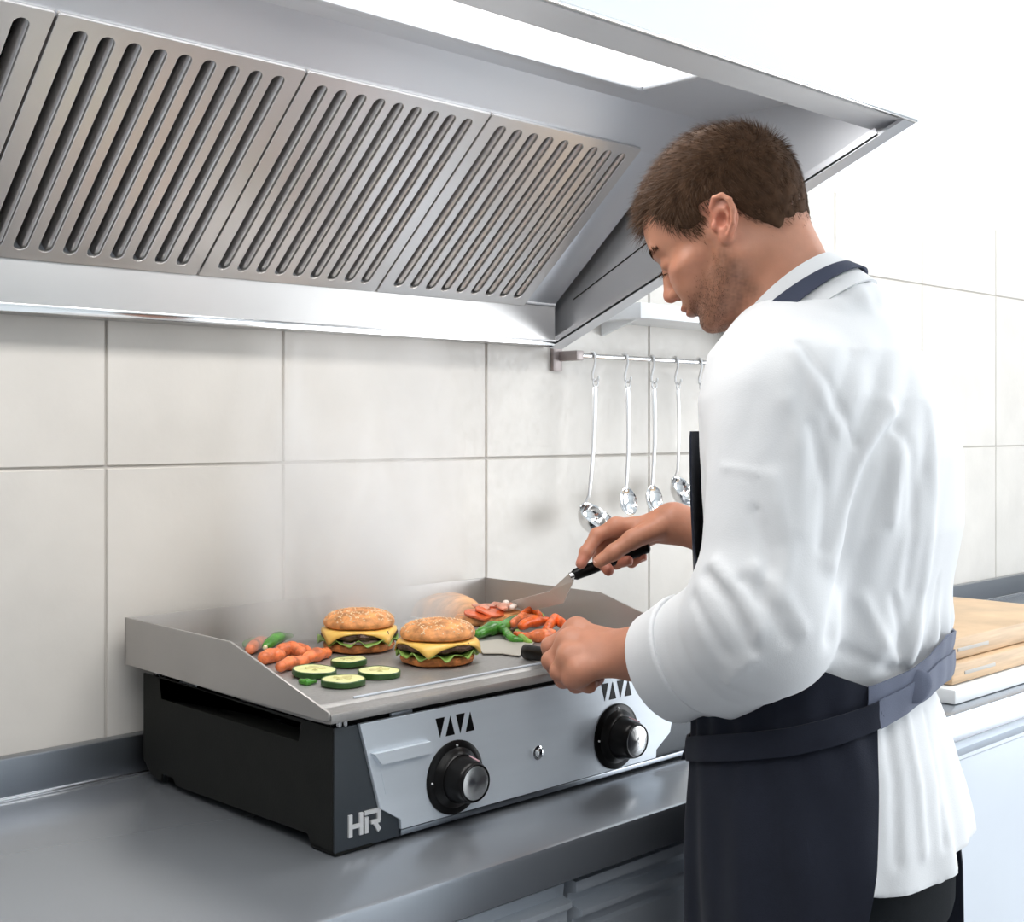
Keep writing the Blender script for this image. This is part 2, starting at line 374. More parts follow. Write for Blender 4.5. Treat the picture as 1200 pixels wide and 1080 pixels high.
# ------------------------------------------------------------------ griddle
GX0, GX1, GF, GB = .782, 1.382, -.467, -.052; GT = 1.035; GS = 1.055
gr = thing('griddle', 'steel and black countertop gas griddle with two round knobs', 'griddle', ((GX0+GX1)/2, (GF+GB)/2, CT))
def side_poly(x):
    pts = [(163, 788), (163, 901), (176, 908), (186, 910), (185, 902), (204, 908), (207, 915), (224, 919), (356, 977), (362, 994), (387, 1003)]
    q = [onX(u, v, GX0) for u, v in pts]; q = [(p.y, p.z) for p in q]
    return q
SPZ = [(GB, GT), (GB, .925), (GB-.02, .909), (GB-.045, .905), (GB-.047, .915), (GB-.075, .916), (GB-.082, .908), (GB-.105, .908), (GF+.050, .914), (GF+.044, .9035), (GF+.002, .9035), (GF+.002, GT)]
def circ(cx, cy, r, n=24): return [(cx+r*math.cos(2*PI*k/n), cy+r*math.sin(2*PI*k/n)) for k in range(n)]
slot = [(p.y, p.z) for p in (onX(186, 792, GX0), onX(189, 819, GX0), onX(350, 869, GX0), onX(353, 846, GX0))]
for sx_, nm in ((GX0+.0015, 0), (GX1-.0015, 1)):
    lab = None
    link('side_panel', plate_me([SPZ, slot], .0015, .0004, frame((sx_, 0, 0), (0, 1, 0), (0, 0, 1), (1, 0, 0))), M_['black'], gr, smooth=False)
    # folded inner ledge below the slot
    s1, s2 = slot[1], slot[2]; dx = .004 if nm == 0 else -.004
    lg = MB(); lg.add([(sx_, s1[0], s1[1]), (sx_, s2[0], s2[1]), (sx_+dx*5, s2[0], s2[1]+.006), (sx_+dx*5, s1[0], s1[1]+.006), (sx_+dx*6, s2[0], s2[1]-.004), (sx_+dx*6, s1[0], s1[1]-.004)], [(0, 1, 2, 3), (3, 2, 4, 5)]); lg.build('slot_ledge', M_['black'], gr)
MB().box((GX0+.003, GB-.003, .925), (GX1-.003, GB, GT-.004)).build('back_panel', M_['black'], gr)
MB().box((GX0+.003, GF+.006, .914), (GX1-.003, GB-.003, .917)).build('base_tray', M_['dark_void'], gr)
# burners seen through the slot
for k, xx in enumerate((.90, 1.22)):
    b = MB(); b.tube([(xx, GF+.03, .985), (xx, GB-.05, .985)], .011, 12); b.tube([(xx-.08, -.25, .99), (xx+.08, -.25, .99)], .007, 10); b.build('burner', M_['steel_dark'], gr)
MB().box((GX0+.02, -.135, .99), (GX0+.03, -.105, 1.030), .002).build('support_bracket', M_['steel'], gr)
# dark front plate, with the shaped steel panel proud of it
MB().box((GX0, GF, .9035), (GX1, GF+.004, GT), .0008).build('front_plate', M_['corner'], gr, label='slate grey front plate showing at both lower corners')
pL = [onY(u, v, GF-.004) for u, v in ((421, 851), (445, 947), (469, 960), (470, 976))]
pR = [onY(u, v, GF-.004) for u, v in ((766, 894), (768, 876), (785, 858), (787, 812))]
pl = [(p.x, p.z) for p in pL]; pr_ = [(p.x, p.z) for p in pR]
pr_ = [(GX1-(pl[3][0]-GX0), pl[3][1]), (GX1-(pl[2][0]-GX0), pl[2][1]), (GX1-(pl[1][0]-GX0), pl[1][1]), (GX1-(pl[0][0]-GX0), pl[0][1])]
pan = [(pl[0][0], GT+.001), pl[1], pl[2], (pl[3][0], .9125), (pr_[0][0], .9125), pr_[1], pr_[2], (pr_[3][0], GT+.001)]
print('panel', [(round(a, 3), round(b, 3)) for a, b in pan])
FM = frame((0, GF-.0025, 0), (1, 0, 0), (0, 0, 1), (0, -1, 0))
link('front_panel', plate_me([pan[::-1]], .0028, .0010, FM), M_['panel'], gr)
# lower trim of the front
MB().box((pl[3][0]+.0, GF-.004, .9055), (GX1-.002, GF, .9115), .001).build('bottom_trim', M_['steel_dark'], gr)
# grip strip and embossed rectangle left of the first knob
def pxp(u, v): p = onY(u, v, GF-.0055); return (p.x, p.z)
hs = [pxp(434, 892), pxp(441, 901), pxp(498, 884), pxp(499, 876)]
st = MB(); a0, a1 = pl[0][0]+.020, .905
st.prism([(a0-.006, 1.003), (a1-.002, 1.003), (a1, 1.001), (a1, .992), (a1-.002, .990), (a0+.004, .990)], GF-.0125, GF-.005, lambda a, b, w_: (a, w_, b)); st.build('grip_strip', M_['panel'], gr)
em = MB(); em.prism([(a0+.006, .989), (a1-.012, .989), (a1-.016, .955), (a0+.014, .955)], GF-.0058, GF-.005, lambda a, b, w_: (a, w_, b)); em.build('embossed_plate', M_['panel'], gr)
# triangle marks above each knob
KX = [.943, 1.217]; KZ = .955; R0 = .0415
for kx in KX:
    for j in range(4):
        cx = kx+(j-1.5)*.0150+.001; z0, z1 = 1.003, 1.025; hw = .0066
        tri = [(cx-hw, z1), (cx, z0), (cx+hw, z1)] if j % 2 == 0 else [(cx-hw, z0), (cx+hw, z0), (cx, z1)]
        m = MB(); m.prism(tri, GF-.0058, GF-.005, lambda a, b, w_: (a, w_, b)); m.build('triangle_mark', M_['gloss_black'], gr, smooth=False)
# knobs
kred = mat('red_tinted_pointer', (.55, .35, .38), .3)
capm = mat('spun_aluminium', (.78, .77, .75), .25, 1)
nt = capm.node_tree; b = nt.nodes['Principled BSDF']; b.inputs['Anisotropic'].default_value = .85
tg = nt.nodes.new('ShaderNodeTangent'); tg.direction_type = 'RADIAL'; tg.axis = 'Y'; nt.links.new(tg.outputs[0], b.inputs['Tangent'])
for kx in KX:
    KM = frame((0, 0, 0), (1, 0, 0), (0, 0, 1), (0, -1, 0))
    kt = bpy.data.objects.new('knob', None); COL.objects.link(kt)
    kt = MB().lathe([(0, 0), (R0, 0), (R0, .0022), (R0-.002, .0035), (.034, .0042), (.031, .0075), (.0285, .009), (.027, .012), (0, .012)], 48, frame((0, 0, 0), (1, 0, 0), (0, 0, 1), (0, -1, 0)))
    kb = link('knob', kt.me(), M_['gloss_black'], None); kb.parent = gr
    kb.location = Vector((kx, GF-.005, KZ))-gr.location; WM[kb.name] = Matrix.Translation((kx, GF-.005, KZ))
    g2 = MB().lathe([(0, .010), (.0262, .010), (.0262, .013), (.0232, .030), (.0222, .0335), (.0208, .035), (0, .035)], 40, KM)
    o = link('grip', g2.me(), M_['gloss_black'], kb, world=False)
    c2 = MB().lathe([(.0, .0350), (.0190, .0350), (.0190, .0360), (.0180, .0366), (0, .0366)], 40, KM); o = link('cap', c2.me(), capm, kb, world=False, label='round spun metal cap')
    c3 = MB().lathe([(.0190, .0345), (.0212, .0345), (.0212, .0358), (.0205, .0370), (.0190, .0366)], 40, KM); link('cap_ring', c3.me(), M_['gloss_black'], kb, world=False)
    ln = MB(); a = math.radians(62); c, s = math.cos(a), math.sin(a)
    ln.tube([(c*.0262, -.0125, s*.0262), (c*.0236, -.030, s*.0236)], .0013, 8); link('pointer', ln.me(), kred, kb, world=False)
    for a in (PI/2, PI, PI*.0-.3):
        d_ = MB().lathe([(0, .004), (.0014, .0042), (.0010, .0058), (0, .0060)], 10, Matrix.Translation((.0365*math.cos(a), 0, .0365*math.sin(a))) @ KM); link('dial_dot', d_.me(), M_['letter'], kb, world=False)
for o in [o for o in bpy.data.objects if o.type == 'EMPTY' and o.name.startswith('knob')]: bpy.data.objects.remove(o)
# igniter button
q = onY(631, 881.7, GF-.006)
bt = MB().lathe([(0, .0), (.0085, .0), (.0085, .001), (.0066, .0018), (.0060, .0012), (.0058, .0045), (.004, .0062), (0, .0068)], 28, frame((q.x, GF-.005, q.z), (1, 0, 0), (0, 0, 1), (0, -1, 0))); bt.build('igniter_button', M_['chrome'], gr)
# HR letters
hx, hz = pxp(402, 985); hx = GX0+.0165; hz0 = .9175; hh = .0235; sl_ = .10
def seg(x0, z0_, x1, z1_, wd):
    a = Vector((x0, z0_)); b = Vector((x1, z1_)); d = (b-a).normalized(); n = Vector((-d.y, d.x))*wd/2
    return [tuple(a-n), tuple(b-n), tuple(b+n), tuple(a+n)]
def letter(name, segs, ox):
    m = MB()
    for k, s in enumerate(segs):
        m.prism([(ox+x+sl_*z*0, hz0+z) for x, z in seg(*s)], GF-.0024-.0001*k, GF, lambda a, b, w_: (a, w_, b))
    m.build(name, M_['letter'], gr, smooth=False)
letter('letter_h', [(.0022, 0, .0022, hh, .0046), (.0162, 0, .0162, hh, .0046), (0, hh*.45, .0162, hh*.45, .0042)], hx)
letter('letter_r', [(.0, 0, .0, hh*.74, .0046), (-.0023, hh-.002, .0178, hh-.002, .0042), (.0166, hh-.001, .0166, hh*.42, .0046), (.0060, hh*.44, .0178, hh*.44, .0042), (.0100, hh*.46, .0172, 0, .0048)], hx+.0232)
# feet
for xx in (GX0+.03, GX1-.03):
    for yy in (GF+.025, GB-.03): MB().lathe([(0, 0), (.011, 0), (.012, .003), (.010, .014), (0, .014)], 18, Matrix.Translation((xx, yy, CT))).build('foot', M_['gloss_black'], gr)
for xx in (GX0, GX1-.05): MB().box((xx, GF, .9015), (xx+.05, GF+.045, .906), .001).build('front_foot_bar', M_['black'], gr)
# cooking plate with guards
PX0, PX1, PYB, PYF = .765, 1.392, -.035, -.479; WT = 1.106; WB = 1.046
cp = MB()
cp.prism([(PYB, GS), (-.433, GS), (-.4365, GS-.001), (-.4400, GS-.0045), (-.466, GS-.0055), (-.4735, GS-.003), (-.4790, GS-.0015), (-.4805, GS-.004), (-.4800, GS-.011), (-.474, GS-.012), (-.440, GS-.013), (PYB, GS-.009)], PX0+.003, PX1-.003, lambda a, b, w_: (w_, a, b))
cp.build('cooking_plate', M_['plate'], gr)
MB().tube([(PX0+.065, -.4345, GS+.0002), (PX1-.06, -.4345, GS+.0002)], .0016, 8).build('plate_ridge', M_['steel'], gr)
wall = [(PYB, WB), (PYB, WT), (-.288, WT), (PYF, GS+.001), (PYF, WB+.002), (PYF+.01, WB)]
for xx in (PX0, PX1-.003):
    m = link('side_guard', plate_me([[(y, z) for y, z in wall]], .0015, .0005, frame((xx+.0015, 0, 0), (0, 1, 0), (0, 0, 1), (1, 0, 0))), M_['guard'], gr, smooth=False)
MB().box((PX0, PYB-.003, WB), (PX1, PYB, WT), .0008).build('back_guard', M_['guard'], gr)
for xx, yy in ((PX0+.025, PYF+.016), (PX0+.033, PYF+.016), (PX0+.025, PYB-.04), (PX0+.033, PYB-.04), (PX1-.03, PYF+.016), (PX1-.03, PYB-.04)):
    MB().lathe([(0, 0), (.0032, 0), (.0032, GS-.012-GT+.004), (0, GS-.012-GT+.004)], 12, Matrix.Translation((xx, yy, GT-.004))).build('plate_stud', M_['chrome'], gr)
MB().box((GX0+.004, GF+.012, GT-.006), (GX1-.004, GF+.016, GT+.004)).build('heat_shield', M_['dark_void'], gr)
for xx in (.86, 1.30): MB().box((xx, GF+.004, GT-.002), (xx+.03, GF+.008, GT+.0035), .001).build('shield_clip', M_['steel'], gr)

# ------------------------------------------------------------------ shelf, rail, hooks, utensils
t = thing('wall_shelf', 'white wall shelf above the hanging ladles', 'shelf', (1.9, -.06, 1.536))
MB().box((1.677, -.122, 1.5385), (2.12, -.0085, 1.566), .0015).build('board', M_['white_plastic'], t)
MB().prism([(-.009, 1.5385), (-.115, 1.5385), (-.012, 1.470), (-.009, 1.470)], 2.095, 2.112, lambda a, b, w_: (w_, a, b)).build('bracket', M_['steel'], t, label='grey angled bracket')
MB().prism([(-.009, 1.5385), (-.09, 1.5385), (-.012, 1.515), (-.009, 1.515)], 1.70, 1.706, lambda a, b, w_: (w_, a, b)).build('bracket', M_['white_plastic'], t)
RY = -.05; RZ = 1.473
t = thing('utensil_rail', 'thin steel rail with square wall brackets holding hooks', 'rail', (1.8, RY, 1.45))
MB().tube([(1.600, RY, RZ), (2.16, RY, RZ)], .0048, 16).build('rail', M_['chrome'], t)
for xx in (1.588, 2.13):
    b1 = MB().box((xx-.018, -.016, 1.447), (xx+.004, -.008, 1.513), .001); b1.build('wall_plate', M_['pinkgrey'], t); b1 = MB(); b1.box((xx-.004, -.058, RZ-.0085), (xx+.014, -.008, RZ+.0085), .0015).build('bracket', M_['pinkgrey'], t)
hooks_px = [694, 732, 763, 791, 819]
def hook_thing(label):
    t = thing('s_hook', label, 'hook', (0, 0, 0), 'hooks on the utensil rail')
    pts = []
    for k in range(11): a = math.radians(-30+210*k/10); pts.append((0, .0072*math.cos(a), .0072*math.sin(a)))
    low = []
    for k in range(11): a = math.radians(0-195*k/10); low.append((0, -.001+.0072*math.cos(a)-.0064, -.036+.0072*math.sin(a)))
    pts = pts + [(0, -.0070, -.010), (0, -.0005, -.030)] + low[1:]
    MB().tube(pts, .0023, 8).build('wire', M_['satin'], t, world=False); return t
hp = hook_thing('steel hook at the left end of the rail holding the big ladle')
hl = ['', 'second steel hook from the left on the utensil rail', 'third steel hook from the left on the utensil rail', 'fourth steel hook from the left on the utensil rail', 'steel hook nearest to the shoulder of the cook']
HB = RZ-.043-.001
def utensil(kind, label, cat, L=.21):
    t = thing({'ladle': 'ladle', 'skimmer': 'serving_spoon', 'whisk': 'whisk'}[kind], label, cat, (0, 0, 0), 'utensils hanging on the rail')
    h = MB(); n = 14
    pts = [(0, 0, -.006)]+[(0, -.004*math.sin(PI*k/n), -.010-(L-.010)*k/n) for k in range(n+1)]
    rad = [.0055, .0068]+[.0062-.0022*k/n for k in range(n)]
    if kind == 'ladle': pts[-1] = (0, .006, -L); 
    h.tube(pts, rad, 10, flat=.45, upv=(1, 0, 0)); 
    ring = [(0.0065*math.cos(a), 0, .0015+.0065*math.sin(a)) for a in np.linspace(0, 2*PI, 15)[:-1]]
    h.tube(ring, .0016, 8, closed=True); h.build('handle', M_['satin'], t, world=False)
    if kind == 'ladle':
        prof = [(0, -.030)]+[(.034*math.sin(a), -.030*math.cos(a)) for a in np.linspace(.15, PI/2, 9)]+[(.0365, .001), (.0345, .002)]+[(.0325*math.sin(a), -.028*math.cos(a)) for a in np.linspace(PI/2, .15, 8)]+[(0, -.028)]
        R = Matrix.Translation((0, -.022, -L-.022)) @ Matrix.Rotation(math.radians(38), 4, 'X'); MB().lathe(prof, 30, R).build('bowl', M_['chrome'], t, world=False)
    elif kind == 'skimmer':
        def wob(r, z, q): return r*(1+.12*abs(math.sin(q))), z
        prof = [(0, -.008), (.012, -.007), (.020, -.003), (.0225, .001), (.021, .0018), (.018, -.0015), (.010, -.0055), (0, -.0065)]
        R = Matrix.Translation((0, -.006, -L-.018)) @ Matrix.Rotation(math.radians(78), 4, 'X'); MB().lathe(prof, 26, R, wob).build('bowl', M_['chrome'], t, world=False)
    else:
        wr_ = MB()
        for a in np.linspace(0, PI, 6)[:-1]:
            lp_ = [(math.cos(a)*.024*math.sin(PI*k/16)**.8*(1 if k < 8 else 1)*s_, math.sin(a)*.024*math.sin(PI*k/16)**.8*s_, -L-.085*(1-abs(1-k/8))*1.0) for s_ in (1,) for k in range(17)]
            pts2 = [(math.cos(a)*.024*math.sin(q), math.sin(a)*.024*math.sin(q), -L-.045*(1-math.cos(q))) for q in np.linspace(0, PI, 12)]+[(-math.cos(a)*.024*math.sin(q), -math.sin(a)*.024*math.sin(q), -L-.045*(1-math.cos(q))) for q in np.linspace(PI, 0, 12)[1:]]
            wr_.tube(pts2, .0009, 6)
        wr_.build('wires', M_['chrome'], t, world=False)
    return t
ut = [('ladle', 'large steel ladle with a deep round bowl, leftmost on the rail', 'ladle', .208), ('skimmer', 'steel serving spoon hanging second from the left on the rail', 'spoon', .19),
      ('skimmer', 'steel serving spoon hanging third from the left on the rail', 'spoon', .188), ('ladle', 'small steel ladle hanging fourth from the left on the rail', 'ladle', .168), ('whisk', 'steel whisk hanging beside the shoulder of the cook', 'whisk', .12)]
for i, px in enumerate(hooks_px):
    x = onY(px, 420, RY).x
    h = hp if i == 0 else copy_tree(hp)
    h.location = (x, RY, RZ)
    if i: h['label'] = hl[i]
    kd, lb, ct, L = ut[i]
    u_ = utensil(kd, lb, ct, L); u_.location = (x, RY-.0075, HB-.0012+ (-.003))
    u_.rotation_euler = (0, math.radians([5, 1.5, 2, 1, -2][i]), 0)
    if i == 3: u_.scale = (.8, .8, 1)

# tray and boards on the worktop at the right, behind the cook
t = thing('tray', 'shallow white tray on the worktop behind the cook', 'tray', (2.2, -.42, CT))
MB().box((1.93, -.60+.03, CT+.0006), (2.55, -.24, CT+.026), .005).build('body', M_['white_plastic'], t)
for k in range(2):
    z0, z1 = (CT+.0266, CT+.062) if k == 0 else (CT+.0624, CT+.100)
    t = thing('chopping_board', ['thick pale wooden board lying in the white tray behind the cook', 'upper wooden board stacked on top of another behind the cook'][k], 'chopping board', (2.2, -.42, z0), 'wooden boards behind the cook')
    MB().box((1.95+.02*k, -.555+.012*k, z0), (2.52-.05*k, -.26, z1), .006).build('board', M_['wood'], t)
    MB().box((1.99, -.5565+.012*k, z0+.014), (2.10, -.554+.012*k, z0+.020), .001).build('finger_groove', M_['grout'], t)
# ------------------------------------------------------------------ distance-field modelling for the cook
def vsub(P_, a): return P_-np.asarray(a, dtype=np.float32)
def nrm(v): return np.sqrt((v*v).sum(-1))
def sph(P_, c, r): return nrm(vsub(P_, c))-r
def ell(P_, c, r, R=None):
    q = vsub(P_, c)
    if R is not None: q = q @ R
    r = np.asarray(r, dtype=np.float32); k0 = nrm(q/r); k1 = nrm(q/(r*r)); return k0*(k0-1)/np.maximum(k1, 1e-9)
def cap(P_, a, b, ra, rb=None):
    rb = ra if rb is None else rb; a = np.asarray(a, dtype=np.float32); b = np.asarray(b, dtype=np.float32)
    pa = P_-a; ba = b-a; h = np.clip((pa @ ba)/max(float(ba @ ba), 1e-12), 0, 1)
    return nrm(pa-h[..., None]*ba)-(ra+(rb-ra)*h)
def chain(P_, pts, rads, k=.003):
    d = None
    for i in range(len(pts)-1):
        e = cap(P_, pts[i], pts[i+1], rads[i], rads[i+1]); d = e if d is None else smin(d, e, k)
    return d
def smin(a, b, k):
    h = np.clip(.5+.5*(b-a)/k, 0, 1); return b+(a-b)*h-k*h*(1-h)
def smax(a, b, k): return -smin(-a, -b, k)
def nets(f, lo, hi, h):
    """surface nets over a box, evaluated sparsely in blocks"""
    lo = np.array(lo, dtype=np.float32); n = np.ceil((np.array(hi)-lo)/h).astype(int); B = 8; n = (n//B+1)*B
    nb = n//B; cc = np.stack(np.meshgrid(*[np.arange(k) for k in nb], indexing='ij'), -1).reshape(-1, 3)
    cen = lo+(cc*B+(B-1)/2)*h; dv = f(cen.astype(np.float32)); keep = np.abs(dv) < B*h*1.25+.004
    V = np.ones(n, dtype=np.float32)
    Vb = V.reshape(nb[0], B, nb[1], B, nb[2], B)
    ins = cc[(~keep) & (dv < 0)]; Vb[ins[:, 0], :, ins[:, 1], :, ins[:, 2], :] = -1
    kc = cc[keep]; off = np.stack(np.meshgrid(*[np.arange(B)]*3, indexing='ij'), -1).reshape(-1, 3)
    for s in range(0, len(kc), 1500):
        b = kc[s:s+1500]; pts = (lo+(b[:, None, :]*B+off[None])*h).astype(np.float32).reshape(-1, 3)
        Vb[b[:, 0], :, b[:, 1], :, b[:, 2], :] = f(pts).reshape(len(b), B, B, B)
    S = V < 0; nx, ny, nz = V.shape
    c = [S[i:nx-1+i, j:ny-1+j, k:nz-1+k] for i in (0, 1) for j in (0, 1) for k in (0, 1)]
    cnt = sum(x.astype(np.int8) for x in c); act = (cnt > 0) & (cnt < 8); ijk = np.argwhere(act)
    idx = -np.ones(act.shape, dtype=np.int64); idx[act] = np.arange(len(ijk))
    acc = np.zeros((len(ijk), 3)); num = np.zeros(len(ijk))
    i, j, k = ijk.T; cv = {}
    for a in (0, 1):
        for b in (0, 1):
            for d in (0, 1): cv[a, b, d] = V[i+a, j+b, k+d]
    for ax in range(3):
        for a in (0, 1):
            for b in (0, 1):
                p = [a, b]; p.insert(ax, 0); q = [a, b]; q.insert(ax, 1); v0, v1 = cv[tuple(p)], cv[tuple(q)]
                m = (v0 < 0) != (v1 < 0); t = np.zeros_like(v0); t[m] = v0[m]/(v0[m]-v1[m])
                x = np.array(p, dtype=np.float64)[None]+0*acc; x[:, ax] = t; acc[m] += x[m]; num += m
    VV = lo+(ijk+acc/np.maximum(num, 1)[:, None])*h
    Q = []
    for ax in range(3):
        o = [a for a in range(3) if a != ax]
        sl0 = [slice(None)]*3; sl1 = [slice(None)]*3; sl0[ax] = slice(0, -1); sl1[ax] = slice(1, None)
        ch = S[tuple(sl0)] != S[tuple(sl1)]; e = np.argwhere(ch)
        e = e[(e[:, o[0]] > 0) & (e[:, o[1]] > 0) & (e[:, o[0]] < V.shape[o[0]]-1) & (e[:, o[1]] < V.shape[o[1]]-1)]
        def gi(d0, d1): t = e.copy(); t[:, o[0]] -= d0; t[:, o[1]] -= d1; return idx[t[:, 0], t[:, 1], t[:, 2]]
        q = np.stack([gi(1, 1), gi(0, 1), gi(0, 0), gi(1, 0)], 1)
        fl = S[e[:, 0], e[:, 1], e[:, 2]]
        if ax == 1: fl = ~fl
        q[~fl] = q[~fl][:, ::-1]; Q.append(q)
    Q = np.concatenate(Q); Q = Q[(Q >= 0).all(1)]
    return VV, Q
def smoothV(V, Q, it=1, lam=.5):
    for _ in range(it):
        A = np.zeros_like(V); N = np.zeros(len(V))
        for a, b in ((0, 1), (1, 2), (2, 3), (3, 0)):
            np.add.at(A, Q[:, a], V[Q[:, b]]); np.add.at(N, Q[:, a], 1); np.add.at(A, Q[:, b], V[Q[:, a]]); np.add.at(N, Q[:, b], 1)
        V = V*(1-lam)+lam*A/np.maximum(N, 1)[:, None]
    return V
_r = np.random.default_rng(3)
def wav(P_, freq, seed, n=5):
    """cheap smooth noise: a sum of randomly turned sines"""
    r = np.random.default_rng(seed); o = 0
    for i in range(n):
        d = r.normal(size=3); d /= np.linalg.norm(d); o = o+np.sin(P_ @ (d*freq*(.7+.8*r.random())).astype(np.float32)+r.random()*6.28)
    return o/n
def vcol(me, C, name='Col'):
    a = me.color_attributes.new(name, 'FLOAT_COLOR', 'POINT'); c = np.ones((len(me.vertices), 4), dtype=np.float32); c[:, :3] = C; a.data.foreach_set('color', c.ravel())
def npa(v): return np.array(v[:], dtype=np.float64)

# --- pose -------------------------------------------------------------------
Fd = np.array([-.22, .975, 0]); Fd /= np.linalg.norm(Fd); Sd = np.array([-Fd[1], Fd[0], 0])      # facing, his left
shL = npa(P(918, 448, 1.30)); elL = npa(P(892, 728, 1.255)); wrL = npa(P(752, 766, 1.445))
shR = shL - Sd*.365 + np.array([0, 0, -.005]); elR = npa(P(1005, 690, 1.63)); wrR = npa(P(792, 612, 1.70))
pelv = npa(P(962, 900, 1.45))
# torso cross-sections: z, centre px x, depth, half width, half depth
TZ = np.array([.78, .86, .92, 1.00, 1.06, 1.10, 1.16, 1.24, 1.32, 1.38, 1.43, 1.465, 1.49])
TU = np.array([978, 978, 976, 969, 962, 964, 972, 979, 977, 968, 958, 949, 944.])
TD = np.array([1.43, 1.43, 1.43, 1.43, 1.435, 1.435, 1.435, 1.43, 1.43, 1.43, 1.425, 1.42, 1.42])
TA = np.array([.186, .186, .182, .168, .156, .156, .168, .180, .186, .180, .150, .098, .062])
TB = np.array([.128, .128, .127, .122, .116, .116, .122, .130, .131, .126, .108, .080, .058])
TC = np.stack([npa(P(u, 500, d))[:2] for u, d in zip(TU, TD)])
def tors(z):
    f = lambda A: np.interp(z, TZ, A)
    return f(TC[:, 0]), f(TC[:, 1]), f(TA), f(TB)
def torso(P_, grow=0.0):
    cx, cy, a, b = tors(P_[:, 2]); a = a+grow; b = b+grow
    dx, dy = P_[:, 0]-cx, P_[:, 1]-cy; s = dx*Sd[0]+dy*Sd[1]; f = dx*Fd[0]+dy*Fd[1]
    p = 2.35; k = (np.abs(s/a)**p+np.abs(f/b)**p+1e-9)**(1/p)
    d = (k-1)*np.minimum(a, b)*np.clip(.9+.1*k, 0, 1)
    d = np.maximum(d, (P_[:, 2]-1.492-grow)*.8)
    return d
def fold_lines(P_, c, axis, n, amp, width, reach, seed):
    """creases running round/along an axis near c, fading with distance"""
    r = np.random.default_rng(seed); q = P_-np.asarray(c, dtype=np.float32); w = np.exp(-(nrm(q)/reach)**2); o = 0
    t = q @ np.asarray(axis, dtype=np.float32)
    ph = t/width+1.6*wav(P_, 9, seed+1)+.6*wav(P_, 24, seed+2)
    o = np.abs(np.sin(ph))**1.5*2-1
    return amp*w*o
def ridge(P_, pts, r0, amp):
    """one long soft fold along a polyline"""
    d = None
    for a, b in zip(pts[:-1], pts[1:]):
        e = cap(P_, a, b, 0.0); d = e if d is None else np.minimum(d, e)
    return amp*np.exp(-(d/r0)**2)
# --- head --------------------------------------------------------------------
YAW = math.radians(27); rt_, fw_ = npa(RT), npa(FW)
Hf0 = -rt_*math.cos(YAW)+fw_*math.sin(YAW); PITCH = math.radians(33); UPV = np.array([0, 0, 1.])
Hf = Hf0*math.cos(PITCH)-UPV*math.sin(PITCH); Hu = Hf0*math.sin(PITCH)+UPV*math.cos(PITCH); Hl = np.cross(Hu, Hf)
if Hl @ fw_ > 0: Hl = -Hl
HM = np.stack([Hl, Hf, Hu], 1)                      # local (left, forward, up) -> world
HS = .93
HO = npa(P(846, 262, 1.385))-HM @ (np.array([.076, -.012, -.002])*HS)
ZK, ZR = .02, .87
def toH(P_):
    q = ((P_-HO.astype(np.float32)) @ HM.astype(np.float32))/HS; z = q[:, 2]; q[:, 2] = np.where(z < ZK, ZK+(z-ZK)/ZR, z); return q
def fromHn(V):
    V = np.array(V, dtype=float); z = V[:, 2]; V[:, 2] = np.where(z < ZK, ZK+(z-ZK)*ZR, z); return HO+(V*HS) @ HM.T
def fromH(v): return fromHn(np.asarray(v, dtype=float)[None])[0]
neckA = npa(P(893, 300, 1.452)); neckB = npa(P(925, 364, 1.435))
def skull(q):
    d = ell(q, (0, -.012, .046), (.0765, .096, .083))
    d = smin(d, ell(q, (0, .030, .040), (.064, .062, .062)), .02)
    d = smin(d, ell(q, (0, -.050, .015), (.062, .050, .060)), .03)
    return d
def face(q):
    d = skull(q)
    ax = np.abs(q[:, 0]); m = q.copy(); m[:, 0] = ax
    d = smin(d, ell(q, (0, .036, -.022), (.054, .048, .062)), .02)
    d = smin(d, cap(m, (.052, -.002, -.045), (.020, .066, -.088), .016, .016), .022)
    d = smin(d, cap(m, (.055, -.004, -.01), (.052, -.002, -.048), .017, .016), .02)
    d = smin(d, ell(q, (0, .030, -.070), (.040, .050, .026)), .02)
    d = smin(d, ell(q, (0, .076, -.088), (.019, .016, .016)), .014)           # chin
    d = smin(d, ell(m, (.044, .052, -.012), (.020, .024, .016)), .018)           # cheekbone
    d = smin(d, ell(m, (.022, .076, .032), (.022, .0125, .0085)), .014)         # brow
    d = smin(d, ell(m, (.020, .064, -.026), (.032, .027, .036)), .012)
    d = smax(d, -ell(m, (.031, .101, .013), (.015, .0145, .0095)), .012)         # socket
    d = smin(d, cap(q, (0, .084, .026), (0, .1025, -.016), .0075, .0088), .008)   # nose bridge
    d = smin(d, sph(q, (0, .1035, -.0205), .0100), .006)
    d = smin(d, ell(m, (.0105, .094, -.0245), (.0072, .0105, .0072)), .005)     # wings
    d = smax(d, -ell(m, (.0062, .0985, -.0325), (.0032, .0062, .004)), .003)
    d = smin(d, ell(q, (0, .080, -.050), (.026, .016, .016)), .012)              # muzzle
    d = smin(d, ell(q, (0, .0945, -.0500), (.021, .0078, .0046)), .005)          # upper lip
    d = smin(d, ell(q, (0, .0920, -.0600), (.019, .0080, .0054)), .005)          # lower lip
    d = smax(d, -ell(q, (0, .1015, -.0549), (.026, .010, .0012)), .003)
    d = smax(d, -ell(q, (0, .0975, -.0715), (.016, .0075, .0045)), .008)
    d = smin(d, ell(m, (.031, .0760, .0105), (.0135, .0115, .0095)), .006)       # lowered lids
    d = smax(d, -ell(m, (.031, .0925, .0035), (.0140, .0045, .0010)), .0015)
    return d
EAR = np.array([.073, -.012, -.002])
